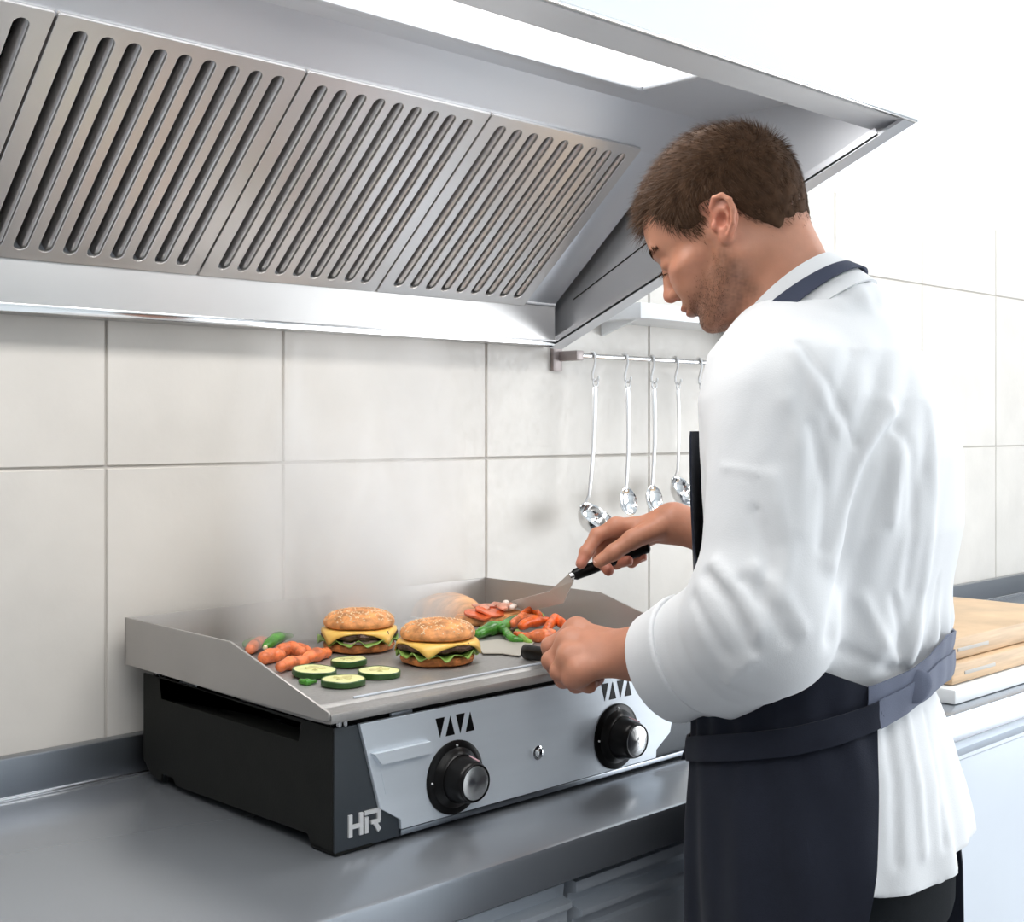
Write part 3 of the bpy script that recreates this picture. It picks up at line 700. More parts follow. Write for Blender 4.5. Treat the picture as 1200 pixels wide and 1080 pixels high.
def ear(q):
    # local ear frame: e1 back, e2 up, e3 out
    o = q-EAR.astype(np.float32); t = math.radians(7)
    back = np.array([math.sin(t), -math.cos(t), 0]); out = np.array([math.cos(t), math.sin(t), 0])
    e1 = o @ back.astype(np.float32); e3 = o @ out.astype(np.float32); e2 = o[:, 2]
    lean = .33; e1, e2 = e1*math.cos(lean)-e2*-math.sin(lean)*-1, e2*math.cos(lean)+e1*math.sin(lean)
    X = np.stack([e1, e2, e3], 1)
    d = ell(X, (.008, .004, .004), (.0165, .0270, .0048))
    d = smin(d, ell(X, (.002, -.022, .003), (.0085, .0095, .0048)), .006)
    rim = [(-.007, .008, .002), (-.0065, .022, .006), (.001, .0305, .009), (.012, .0305, .011), (.0205, .021, .012), (.0225, .006, .012), (.018, -.010, .011), (.009, -.021, .008)]
    d = smin(d, chain(X, rim, [.0026, .0032, .0034, .0034, .0034, .0032, .003, .003], .002), .0025)
    anti = [(.004, .016, .006), (.0120, .013, .0085), (.0138, .002, .0090), (.009, -.010, .0080), (.003, -.0135, .006)]
    d = smin(d, chain(X, anti, [.002, .0026, .0026, .0026, .0026], .002), .0025)
    d = smax(d, -ell(X, (.0035, .001, .0105), (.0085, .0105, .0105)), .0025)
    d = smin(d, ell(X, (-.008, -.003, .005), (.004, .0065, .005)), .004)
    return d
def headf(P_, ears=True):
    q = toH(P_); d = face(q)
    m = q.copy(); flip = q[:, 0] < 0; m[flip, 0] *= -1
    if ears: d = smin(d, ear(m), .005)
    n = cap(P_, neckA, neckB, .055, .058)
    n = smin(n, cap(P_, fromH((0, -.052, -.012)), neckB+np.array([0.0, -.022, 0]), .034, .038), .03)
    n = smin(n, cap(P_, fromH((.035, -.02, -.045)), neckB+Fd*.045, .014, .014), .03)
    d = smin(d, n, .022)
    return d
lo = np.minimum(HO, neckB)-.155; hi = np.maximum(HO, neckB)+.155
hV, hQ = nets(headf, lo, hi, .0017); hV = smoothV(hV, hQ, 2, .4)
q = toH(hV.astype(np.float32)).astype(np.float64)
skin = np.array([.52, .245, .155]); C = np.tile(skin, (len(hV), 1))
def blend(C, w, col): w = np.clip(w, 0, 1)[:, None]; return C*(1-w)+np.array(col)*w
G = lambda c, r: np.exp(-(((q-np.array(c))/np.array(r))**2).sum(1))
G2 = lambda c, r: np.exp(-(((np.abs(q*[1, 0, 0])+q*[0, 1, 1]-np.array(c))/np.array(r))**2).sum(1))
C = blend(C, .55*G((0, .115, -.024), (.016, .014, .014)), (.52, .16, .10))
C = blend(C, .35*G2((.045, .06, -.012), (.022, .03, .02)), (.54, .19, .12))
C = blend(C, .65*G2((.080, -.012, 0), (.012, .024, .036)), (.60, .21, .14))
C = blend(C, .85*G2((.0, .100, -.055), (.019, .012, .0085)), (.42, .14, .11))
# beard shadow: jaw, chin, upper lip
nz = wav(q.astype(np.float32), 420, 5, 8)*.35+wav(q.astype(np.float32), 900, 6, 8)*.35
bl = np.clip((-.012-q[:, 2]+ (q[:, 1]-.0)*-.35)/.02, 0, 1)*np.clip((q[:, 1]+.010)/.016, 0, 1)*np.clip((q[:, 2]+.118)/.02, 0, 1)
bl *= 1-np.clip(1.25*G2((.036, .08, -.022), (.026, .04, .022)), 0, 1)
bl *= 1-np.clip(1.6*G((0, .105, -.055), (.020, .02, .007)), 0, 1)
sb = G2((.060, .008, -.02), (.02, .012, .03))*.8
C = blend(C, np.clip(np.maximum(bl*.55, sb*.45)*(1+nz), 0, .8), (.13, .065, .040))
# fade of clipped hair on the scalp
sc = np.clip((q[:, 2]-(.010+.0*q[:, 1]))/.03, 0, 1)
hl_ = np.interp(q[:, 1], [-.12, -.082, -.059, -.042, -.036, -.022, .000, .006, .022, .031, .042, .050, .058, .085], [-.045, -.050, -.058, -.030, -.010, .020, .026, .006, .009, .014, .032, .050, .068, .072])
C = blend(C, np.clip((q[:, 2]-hl_+.002)/.034, 0, 1)*.85*(np.abs(q[:, 0]) < .0745), (.10, .06, .04))

# --- hands -------------------------------------------------------------------
def hand_sdf(W, mcp, fingers, thumb, fore, s, pal=.0125, soft=1.0):
    """W wrist, mcp four knuckles, fingers = joint lists from each knuckle, thumb = joints from the wrist side"""
    def f(P_):
        d = chain(P_, fore, [.039, .033, .026], .01) if False else None
        d = cap(P_, fore, W, .031*s, .0255*s)
        palm = None
        for i, m in enumerate(mcp):
            b = W+(m-W)*.12+(m-(mcp[1]+mcp[2])/2)*.10
            e = cap(P_, b, m, pal*1.05*s, .0108*s); palm = e if palm is None else smin(palm, e, .013*s)
        cen = (mcp[0]+mcp[3])/2; palm = smin(palm, cap(P_, W+(cen-W)*.25, W+(cen-W)*.8, .0165*s, .0155*s), .014*s)
        d = smin(d, palm, .022*s)
        for i, fj in enumerate(fingers):
            r0 = [.0100, .0102, .0096, .0084][i]*s
            rr = [r0*1.08, r0*.98, r0*.88, r0*.74]
            c = chain(P_, [mcp[i]]+fj, rr[:len(fj)+1], .0025)
            for j, p in enumerate(fj[:-1]): c = smin(c, sph(P_, p, rr[j+1]*1.08), .003)
            d = smin(d, c, .006*s*soft)
            d = smin(d, sph(P_, mcp[i], (.0112 if soft == 1 else .0104)*s), .008*s*soft)
        tt = chain(P_, thumb, [.0150*s, .0125*s, .0105*s, .0082*s][:len(thumb)], .005)
        d = smin(d, tt, .009*s)
        return d
    return f
# left hand: closed round a handle, back of the hand and little-finger side toward us
Lm = [npa(P(676, 738, 1.505)), npa(P(667, 752, 1.480)), npa(P(668, 770, 1.458)), npa(P(680, 787, 1.443))]
Lf = [[npa(P(645, 757, 1.515)), npa(P(650, 781, 1.520)), npa(P(668, 789, 1.520))],
      [npa(P(646, 774, 1.485)), npa(P(660, 796, 1.492)), npa(P(680, 798, 1.500))],
      [npa(P(655, 787, 1.462)), npa(P(675, 802, 1.474)), npa(P(694, 798, 1.488))],
      [npa(P(670, 797, 1.446)), npa(P(690, 803, 1.462)), npa(P(702, 795, 1.480))]]
Lt = [npa(P(728, 752, 1.49)), npa(P(695, 752, 1.525)), npa(P(666, 756, 1.540)), npa(P(643, 762, 1.545))]
Lfore = wrL+(elL-wrL)*.60
fL = hand_sdf(wrL, Lm, Lf, Lt, Lfore, 1.06, .0155, 1.7)
# right hand: index along the turner's handle, thumb in front
Rm = [npa(P(722, 617, 1.700)), npa(P(728, 622, 1.722)), npa(P(737, 629, 1.740)), npa(P(748, 636, 1.752))]
Rf = [[npa(P(700, 627, 1.700)), npa(P(687, 647, 1.690)), npa(P(681, 660, 1.684))],
      [npa(P(706, 636, 1.722)), npa(P(703, 655, 1.708)), npa(P(713, 668, 1.694))],
      [npa(P(716, 648, 1.740)), npa(P(722, 659, 1.722)), npa(P(736, 657, 1.704))],
      [npa(P(730, 651, 1.752)), npa(P(740, 658, 1.738)), npa(P(753, 652, 1.722))]]
Rt = [npa(P(768, 620, 1.685)), npa(P(741, 632, 1.672)), npa(P(719, 647, 1.668)), npa(P(702, 658, 1.668))]
Rfore = wrR+(elR-wrR)*.55
fR = hand_sdf(wrR, Rm, Rf, Rt, Rfore, 1.0)
def hand_mesh(f, pts, h=.0013):
    pts = np.array(pts); V, Q = nets(f, pts.min(0)-.045, pts.max(0)+.045, h); return smoothV(V, Q, 1, .4), Q
flat = lambda m, fj, t, fo: list(m)+[p for a in fj for p in a]+list(t)+[fo]
LV, LQ = hand_mesh(fL, flat(Lm, Lf, Lt, Lfore)); RV, RQ = hand_mesh(fR, flat(Rm, Rf, Rt, Rfore))
def hand_col(V, mcp, fj, th):
    C = np.tile(skin*np.array([.97, .93, .92]), (len(V), 1))
    for p in list(mcp)+[p for a in fj for p in a[:-1]]: C = blend(C, .30*np.exp(-(((V-p)**2).sum(1))/(.010**2)), (.50, .18, .12))
    for p in [a[-1] for a in fj]: C = blend(C, .55*np.exp(-(((V-p)**2).sum(1))/(.012**2)), (.50, .15, .12))
    return C
LC = hand_col(LV, Lm, Lf, Lt); RC = hand_col(RV, Rm, Rf, Rt)
# --- the clothed part of the body (kept inside the clothes) -------------------
hipL = pelv+Sd*.09+np.array([0, 0, -.03]); hipR = pelv-Sd*.09+np.array([0, 0, -.03])
kneeL = hipL+Fd*.01+np.array([0, 0, -.44]); kneeR = hipR+Fd*.02+np.array([0, 0, -.44])
ankL = np.array([kneeL[0], kneeL[1], .09])-Fd*.02; ankR = np.array([kneeR[0], kneeR[1], .09])-Fd*.02
def core(P_):
    d = smax(torso(P_, -.030), .84-P_[:, 2], .02)
    for s, e, w_ in ((shL, elL, wrL), (shR, elR, wrR)):
        d = smin(d, cap(P_, s-np.array([0, 0, .02]), e, .046, .038), .03); d = smin(d, cap(P_, e, e+(w_-e)*.62, .038, .030), .015)
    for h_, k, a in ((hipL, kneeL, ankL), (hipR, kneeR, ankR)):
        d = smin(d, cap(P_, h_, k, .072, .050), .04); d = smin(d, cap(P_, k, a, .048, .034), .03)
    d = smin(d, cap(P_, neckB-np.array([0, 0, .06]), neckA, .05, .05), .02)
    return d
bV, bQ = nets(core, (min(ankL[0], shL[0])-.2, -1.05, .05), (shR[0]+.2, -.25, 1.56), .011)
BC = np.tile(skin, (len(bV), 1))
def joinm(parts):
    V = []; Q = []; C = []; n = 0
    for v, q_, c in parts: V.append(v); Q.append(q_+n); C.append(c); n += len(v)
    return np.concatenate(V), np.concatenate(Q), np.concatenate(C)
V, Q, C_ = joinm([(hV, hQ, C), (LV, LQ, LC), (RV, RQ, RC), (bV, bQ, BC)])
M_['skin'] = mat('skin', (.6, .33, .23), .48, 0, .10, 900, .05, 60, None, .06, .4, sss=.18, attr='Col')
me = npmesh(V, Q); vcol(me, C_)
person = link('person', me, M_['skin'])
tag(person, 'cook with short brown hair in white jacket and navy apron bowing over the griddle', 'person')

# eyes, brows and lashes
hairm = mat('brown_hair', (.060, .032, .018), .8, 0, 0, var=.35, vscale=90, spec=.12)
for s in (1, -1):
    e = MB().lathe([(.0118*math.sin(a), -.0118*math.cos(a)) for a in np.linspace(0, PI, 12)], 16, Matrix.Translation(fromH((.031*s, .0715, .0085)))); e.build('eyeball', M_['white_plastic'], person)
def strand_mesh(roots, dirs, lens, curv, r=.00016, seg=3):
    """tapered three-sided hairs"""
    n = len(roots); L_ = lens[:, None]; V = []; 
    side = np.cross(dirs, RNG.normal(size=(n, 3))); side /= np.linalg.norm(side, axis=1)[:, None]; oth = np.cross(dirs, side)
    rr = r if np.ndim(r) else np.full(n, r)
    for i in range(seg+1):
        t = i/seg; c = roots+dirs*L_*t+curv*L_*t*t
        k = (1-t*.92)
        for a in (0, 2.09, 4.19): V.append(c+(side*math.cos(a)+oth*math.sin(a))*rr[:, None]*k)
    V = np.stack(V, 1).reshape(-1, 3); m = (seg+1)*3; base = (np.arange(n)*m)[:, None]
    F = []
    for i in range(seg):
        for a in range(3): F.append(base+np.array([i*3+a, i*3+(a+1) % 3, i*3+3+(a+1) % 3, i*3+3+a]))
    return V, np.concatenate(F)
def sdf_normal(f, X, e=.0008):
    X = X.astype(np.float32); g = np.stack([f(X+np.eye(3, dtype=np.float32)[i]*e)-f(X-np.eye(3, dtype=np.float32)[i]*e) for i in range(3)], 1); return g/np.linalg.norm(g, axis=1)[:, None]
# eyebrows
for s in (1, -1):
    n = 260; t = RNG.random(n); a = np.stack([s*(.014+.036*t), .093-.020*t**1.7, .030+.006*np.sin(t*2.4)-.004*t+RNG.normal(size=n)*.0014], 1)
    W_ = fromHn(a); nn = sdf_normal(headf, W_); dd = headf(W_.astype(np.float32)); W_ = W_-nn*dd[:, None]
    dr = (HM @ np.array([s*.9, -.3, .15]))[None]+nn*.35; dr /= np.linalg.norm(dr, axis=1)[:, None]
    v, f_ = strand_mesh(W_, dr, .006+.004*RNG.random(n), nn*-.25, .00022); link('eyebrow', npmesh(v, f_), hairm, person)
    n = 45; t = RNG.random(n); a = np.stack([s*(.018+.026*t), .0905-.008*(2*t-1)**2, np.full(n, .0035)], 1)
    W_ = fromHn(a); dr = (HM @ np.array([s*.2, .9, -.35]))[None]+.2*RNG.normal(size=(n, 3)); dr /= np.linalg.norm(dr, axis=1)[:, None]
    v, f_ = strand_mesh(W_, dr, .006+.003*RNG.random(n), dr*.0, .0002); link('eyelashes', npmesh(v, f_), hairm, person)

# --- hair ---------------------------------------------------------------------
def hair_mask(q):
    """1 inside the haired scalp; q local head coordinates. thickness grows to the crown"""
    x, y, z = np.abs(q[:, 0]), q[:, 1], q[:, 2]
    # hairline height as a function of y (front to nape)
    hl = np.interp(y, [-.12, -.082, -.059, -.042, -.036, -.022, .000, .006, .022, .031, .042, .050, .058, .085], [-.045, -.050, -.058, -.030, -.010, .020, .026, .006, .009, .014, .032, .050, .068, .072])
    tmp = hl+0*x
    return (z-tmp)
def hairf(P_):
    q = toH(P_); m = hair_mask(q)
    th = np.interp(q[:, 2], [-.05, -.01, .03, .08, .14], [.0006, .0010, .0018, .005, .008])
    d = headf(P_, False)-th-.0012*wav(q, 260, 11)-.0010*wav(q*np.array([1, .35, .6], dtype=np.float32), 520, 12)
    d = smax(d, -(m-.009+.0015*wav(q, 300, 4)), .004)
    d = np.maximum(d, -(nrm(q-np.array([0, 0, 0], dtype=np.float32))-.03))
    return d
hV2, hQ2 = nets(hairf, HO-.16, HO+.17, .0020)
hm = npmesh(smoothV(hV2, hQ2, 1, .3), hQ2); 
hair = link('hair', hm, hairm, person)
# strands over the cap
N_ = 26000
u = RNG.normal(size=(N_, 3)); u /= np.linalg.norm(u, axis=1)[:, None]; qq = np.array([0, -.005, .03])+u*.10
for _ in range(5):
    qf = qq.astype(np.float32); dd = skull(qf); e = .001; gx = np.stack([skull(qf+np.eye(3, dtype=np.float32)[i]*e)-dd for i in range(3)], 1)/e; qq = qq-gx*dd[:, None]
keep = (hair_mask(qq) > RNG.normal(size=N_)*.006) & ((hair_mask(qq) > .014) | (RNG.random(N_) < .8)); qq = qq[keep]; gx = gx[keep]; gx /= np.linalg.norm(gx, axis=1)[:, None]
for _ in range(3):
    dn = headf(fromHn(qq).astype(np.float32), False)/HS; qq = qq-gx*np.where(dn < 0, dn, 0)[:, None]
ok = headf(fromHn(qq).astype(np.float32)) > -.004; qq = qq[ok]; gx = gx[ok]
z = qq[:, 2]; y = qq[:, 1]
Ls = np.interp(z, [-.05, -.01, .03, .07, .12], [.004, .006, .009, .017, .020])*(.75+.5*RNG.random(len(qq)))*(1+np.clip(y, 0, .08)*4)
flow = np.array([0, .75, 0])[None]*np.clip((z-.03)/.05, 0, 1)[:, None]+np.array([0, -.15, -1.0])[None]*np.clip((.085-z)/.06, 0, 1)[:, None]
flow = flow-gx*(flow*gx).sum(1)[:, None]
dr = flow+gx*np.interp(z, [0, .08], [.35, .75])[:, None]+RNG.normal(size=gx.shape)*.16; dr /= np.linalg.norm(dr, axis=1)[:, None]
v, f_ = strand_mesh(qq, dr, Ls, flow*.25-gx*.12, .00034*(.8+.5*RNG.random(len(qq))))
me = npmesh(fromHn(v), f_); c0 = np.repeat(.6+.9*RNG.random(len(qq)), 12)[:, None]*np.array([.080, .042, .022])
vcol(me, c0); hs = mat('hair_strand', (.08, .045, .03), .55, spec=.2, attr='Col')
link('hair_strands', me, hs, hair, kind='stuff')
# short beard stubble
N_ = 6500; u = RNG.normal(size=(N_, 3)); u[:, 1] = np.abs(u[:, 1]); u /= np.linalg.norm(u, axis=1)[:, None]; qb = np.array([0, .02, -.05])+u*.07
for _ in range(7):
    qf = qb.astype(np.float32); dd = face(qf); gx = np.stack([face(qf+np.eye(3, dtype=np.float32)[i]*e)-dd for i in range(3)], 1)/e; gx /= np.maximum(np.linalg.norm(gx, axis=1), .3)[:, None]; qb = qb-gx*dd[:, None]
def beard_w(q):
    X = np.abs(q*[1, 0, 0])+q*[0, 1, 1]
    g = lambda c, r: np.exp(-(((X-np.array(c))/np.array(r))**2).sum(1))
    b = np.clip((-.014-q[:, 2]-q[:, 1]*.35)/.02, 0, 1)*np.clip((q[:, 1]+.008)/.016, 0, 1)
    return b*(1-np.clip(1.25*g((.036, .08, -.022), (.026, .04, .022)), 0, 1))*(1-np.clip(1.6*g((0, .105, -.055), (.022, .02, .007)), 0, 1))
kb_ = (beard_w(qb) > RNG.random(N_)*.9) & (np.abs(dd) < .002); qb = qb[kb_]; gx = gx[kb_]
dr = gx*.5+np.array([0, .1, -1])[None]+RNG.normal(size=gx.shape)*.3; dr /= np.linalg.norm(dr, axis=1)[:, None]
v, f_ = strand_mesh(qb, dr, .0016+.0018*RNG.random(len(qb)), dr*0, .00016, 1)
link('stubble', npmesh(fromHn(v), f_), hairm, person, kind='stuff')
# finger nails
nailm = mat('finger_nail', (.72, .42, .35), .25, sss=.1)
def nail(tip, prev, outw, s=1):
    ax = (tip-prev); ax /= np.linalg.norm(ax); o = outw-ax*(outw @ ax); o /= np.linalg.norm(o); sd = np.cross(ax, o)
    c = tip+o*.0052*s; M = frame(c, sd, ax, o)
    MB().lathe([(.0045*s*math.sin(a), .0016*math.cos(a)) for a in np.linspace(0, PI, 8)], 14, M @ Matrix.Diagonal((1, 1.25, 1, 1))).build('fingernail', nailm, person)
camv = -npa(FW)
nail(Rt[-1], Rt[-2], np.array([-.2, -.3, 1.0])+camv*.4, 1.1); nail(Rf[0][-1], Rf[0][-2], -npa(RT)*.9+np.array([0, 0, .3]))
nail(Rf[1][-1], Rf[1][-2], np.array([0, 0, -1.0])-npa(RT)*.2); nail(Rf[3][-1], Rf[3][-2], np.array([0, 0, -1.0])); nail(Rf[2][-1], Rf[2][-2], np.array([0, 0, -1.0]))
# --- jacket ---------------------------------------------------------------------
f32 = np.float32
ct_ = math.radians(40); Fc = Fd*.75+Hf0*.25; Fc /= np.linalg.norm(Fc)
CC = npa(P(923, 346, 1.435)); cax = UPV*math.cos(ct_)+Fc*math.sin(ct_)         # collar top centre and axis
cnf = Fd-cax*(Fd @ cax); cnf /= np.linalg.norm(cnf); cns = np.cross(cax, cnf); cns = cns if cns @ Sd > 0 else -cns
cuffL = npa(P(790, 777, 1.395)); eL2 = npa(P(893, 722, 1.255)); 
cuffN = npa(P(690, 830, 1.40))-npa(P(790, 777, 1.395)); cuffN /= np.linalg.norm(cuffN)
cuffN = (wrL-elL)/np.linalg.norm(wrL-elL)*.75+cuffN*.45; cuffN /= np.linalg.norm(cuffN)
armdir = (eL2-shL)/np.linalg.norm(eL2-shL); fdir = (cuffL-eL2)/np.linalg.norm(cuffL-eL2)
cuffR = wrR+(elR-wrR)*.42
side_v = npa(RT)
def sleeves(P_):
    d = cap(P_, shL+np.array([0, 0, -.026])-Sd*.004, eL2, .072, .067)
    d = smin(d, cap(P_, eL2+np.array([0, 0, -.004]), cuffL, .070, .058), .03)
    # loose cloth hanging at the elbow
    d = smin(d, cap(P_, npa(P(903, 745, 1.25)), npa(P(850, 782, 1.31)), .048, .044), .03)
    d = np.maximum(d, (P_-cuffL.astype(f32)) @ cuffN.astype(f32)-.012)
    r = cap(P_, shR+np.array([0, 0, -.012]), elR, .072, .062); r = smin(r, cap(P_, elR, cuffR, .062, .052), .03)
    nR = (cuffR-elR)/np.linalg.norm(cuffR-elR); r = np.maximum(r, (P_-cuffR.astype(f32)) @ nR.astype(f32))
    return d, r
pitL = npa(P(1000, 530, 1.30)); 
folds = [  # long soft folds: (points, width, height)
    ([(1042, 482, 1.33), (1020, 512, 1.31), (1003, 545, 1.30), (985, 600, 1.29), (972, 660, 1.28)], .010, .012),
    ([(1046, 500, 1.33), (1022, 540, 1.33), (1000, 600, 1.33), (985, 680, 1.33), (975, 745, 1.33)], .009, -.012),
    ([(1040, 478, 1.33), (1052, 540, 1.35), (1046, 610, 1.35)], .007, .007),
    ([(1088, 480, 1.36), (1094, 580, 1.37), (1082, 680, 1.37)], .009, .007),
    ([(1068, 520, 1.36), (1072, 620, 1.37), (1062, 690, 1.37)], .007, -.005),
    ([(938, 402, 1.25), (968, 440, 1.26), (996, 500, 1.28), (1003, 530, 1.29)], .0045, -.0045),
    ([(930, 412, 1.24), (956, 450, 1.24), (982, 505, 1.26)], .005, .004),
    ([(925, 470, 1.21), (940, 540, 1.20), (936, 620, 1.19)], .009, .005),
    ([(952, 500, 1.23), (968, 570, 1.23), (962, 640, 1.23)], .006, -.005),
    ([(905, 560, 1.18), (925, 640, 1.18), (915, 700, 1.17)], .008, .006),
    ([(885, 600, 1.18), (900, 660, 1.17), (893, 700, 1.17)], .006, -.005),
    ([(846, 546, 1.21), (870, 550, 1.19), (896, 556, 1.18), (893, 610, 1.18)], .003, .0025),
    ([(826, 672, 1.25), (850, 700, 1.22), (872, 738, 1.19), (884, 762, 1.18)], .005, -.010),
    ([(838, 660, 1.24), (866, 692, 1.20), (890, 735, 1.17)], .006, .006),
    ([(812, 700, 1.28), (826, 730, 1.25), (848, 765, 1.23)], .006, -.005),
    ([(870, 680, 1.19), (905, 715, 1.16), (925, 752, 1.17)], .005, -.006),
    ([(885, 665, 1.18), (920, 700, 1.17), (942, 738, 1.19)], .006, .005),
    ([(855, 800, 1.24), (880, 772, 1.20), (890, 740, 1.18)], .006, .005),
    ([(985, 760, 1.32), (1030, 780, 1.33), (1060, 784, 1.35)], .006, -.005),
    ([(1010, 700, 1.34), (1030, 740, 1.34), (1052, 778, 1.35)], .006, .006),
    ([(1048, 700, 1.35), (1056, 745, 1.35), (1058, 782, 1.35)], .005, -.006),
    ([(1080, 690, 1.37), (1074, 740, 1.36), (1064, 780, 1.36)], .006, .006),
    ([(1100, 680, 1.38), (1092, 740, 1.38), (1080, 780, 1.37)], .005, -.005),
    ([(1040, 850, 1.31), (1050, 920, 1.30), (1052, 1010, 1.30)], .006, -.006),
    ([(1062, 840, 1.33), (1076, 920, 1.32), (1082, 1000, 1.32)], .006, .006),
    ([(1085, 835, 1.36), (1102, 920, 1.36), (1108, 990, 1.36)], .005, -.005)]
FOLD_ON = []
hemv = P(1018, 1030, 1.31); 
def jacket(P_):
    z = P_[:, 2]
    cx, cy, a, b = tors(z)
    th = np.arctan2((P_[:, 0]-cx)*Sd[0]+(P_[:, 1]-cy)*Sd[1], (P_[:, 0]-cx)*Fd[0]+(P_[:, 1]-cy)*Fd[1])
    t = torso(P_)
    fl = np.clip((1.05-z)/.2, 0, 1.2)
    bk_ = np.clip(.35-np.cos(th), 0, 1)
    t = t-fl*bk_*(.006+.006*np.sin(th*7+.8)+.004*np.sin(th*13+2)+.010*np.clip(-np.cos(th), 0, 1))
    # blousing above the waist tie
    t = t-.007*np.exp(-((z-1.125)/.03)**2)*(1+.7*np.sin(th*17+3*wav(P_, 8, 40)))+.006*np.exp(-((z-1.07)/.014)**2)
    l, r = sleeves(P_)
    d = smin(t, l, .028); d = smin(d, r, .03)
    # shoulder slope toward the collar
    nb = CC-cax*.078
    d = smin(d, cap(P_, shL+Sd*-.02, nb+Sd*.02, .050, .040), .035)
    d = smin(d, cap(P_, shR+Sd*.02, nb-Sd*.02, .054, .042), .04)
    d = smin(d, cap(P_, nb-Fd*.02, nb-Fd*.03+np.array([0, 0, -.08]), .042, .065), .04)
    for k_ in (1.7, 2.2, 2.7, 3.2, 3.7, 4.2, 4.7): d = smin(d, sph(P_, CC-cax*.064+cnf*.060*math.cos(k_)+cns*.056*math.sin(k_), .0215), .014)
    for pts, w_, am in FOLD_ON: d = d-ridge(P_, pts, w_, am)
    d = d-fold_lines(P_, npa(P(840, 770, 1.28)), fdir, 1, .0015, .011, .06, 22)
    d = d-fold_lines(P_, pitL, armdir*.35+side_v*.95, 1, .0035, .012, .10, 23)
    d = d-.0022*wav(P_*np.array([1, 1, .45], dtype=f32), 34, 31, 6)-.0009*wav(P_, 110, 32, 6)
    return d
def on_cloth(u, v):
    c = npa(CAM); r = npa(P(u, v, 1.0))-c; r /= np.linalg.norm(r); t = 1.0
    for _ in range(60): t += float(jacket((c+r*t)[None].astype(f32))[0])*.7
    return c+r*t
_f = []
for pts, w_, a in folds:
    u = []
    for p, q_ in zip(pts[:-1], pts[1:]): u += [(p[0]+(q_[0]-p[0])*k/3, p[1]+(q_[1]-p[1])*k/3) for k in range(3)]
    u.append(pts[-1][:2]); _f.append(([on_cloth(*p) for p in u], w_*1.1, a*.8))
FOLD_ON = _f
HEM = .886
def jacket_shell(P_):
    d = jacket(P_)
    z = P_[:, 2]; b = nrm(P_[:, :2]-np.array([TC[2][0], TC[2][1]], dtype=f32))
    d = np.maximum(d, (HEM+.006*np.sin(P_[:, 0]*20)-z))
    d = np.maximum(d, -(jacket_in(P_)))
    # opening for the neck
    ncut = cap(P_, CC+cax*.06, CC-cax*.055, .062, .062); d = smax(d, -ncut, .004)
    ci = cap(P_, cuffL-cuffN*.05, cuffL+cuffN*.04, .044); d = smax(d, -ci, .004)
    return d
def jacket_in(P_):   # hollow below the waist so the hem is open
    z = P_[:, 2]; return smax(torso(P_, -.014), z-.98, .01)
lo = np.array([min(elL[0], shL[0])-.16, shL[1]-.22, .85]); hi = np.array([shR[0]+.18, -.30, 1.53])
jV, jQ = nets(jacket_shell, lo, hi, .0036); jV = smoothV(jV, jQ, 1, .5)
M_['jacket'] = mat('white_cotton', (.76, .775, .79), .85, 0, .12, 700, sheen=.1)
nt = M_['jacket'].node_tree
jk = link('jacket', npmesh(jV, jQ), M_['jacket'], person, label='white long sleeved chef jacket with turned back cuffs')
# turned-back cuff: a slightly wider sleeve band with its own edge
def cuff(P_):
    ax = (cuffL-eL2)/np.linalg.norm(cuffL-eL2); t = (P_-cuffL.astype(f32)) @ cuffN.astype(f32)
    o = cap(P_, eL2, cuffL+ax*.03, .074, .0625)-.0012*wav(P_, 60, 51); i = cap(P_, eL2, cuffL+ax*.04, .066, .0535)
    d = smax(o, -i, .003); d = smax(d, t-.018, .004); d = smax(d, -(t+.042+.004*wav(P_, 20, 52)), .004); return d
cV, cQ = nets(cuff, cuffL-.12, cuffL+.12, .0022); cV = smoothV(cV, cQ, 1, .5)
link('cuff', npmesh(cV, cQ), M_['jacket'], jk)

# --- bands wrapped on the cloth --------------------------------------------------
def wrap_pt(th, z, off, field=None):
    """radial march from outside onto the jacket torso"""
    th = np.asarray(th, float); z = np.asarray(z, float)
    cx, cy, a, b = tors(z); D = np.stack([Fd[0]*np.cos(th)+Sd[0]*np.sin(th), Fd[1]*np.cos(th)+Sd[1]*np.sin(th), 0*th], 1)
    c = np.stack([cx, cy, z], 1); r = np.full(len(th), .34)
    for _ in range(40):
        d = field((c+D*r[:, None]).astype(f32)); r = r-d*.7
    return c+D*(r+off)[:, None]
def tfield(P_):   # jacket torso without sleeves, smoothed
    z = P_[:, 2]; cx, cy, a, b = tors(z)
    th = np.arctan2((P_[:, 0]-cx)*Sd[0]+(P_[:, 1]-cy)*Sd[1], (P_[:, 0]-cx)*Fd[0]+(P_[:, 1]-cy)*Fd[1])
    fl = np.clip((1.05-z)/.2, 0, 1.2)
    return torso(P_)-fl*np.clip(.35-np.cos(th), 0, 1)*.026-.005
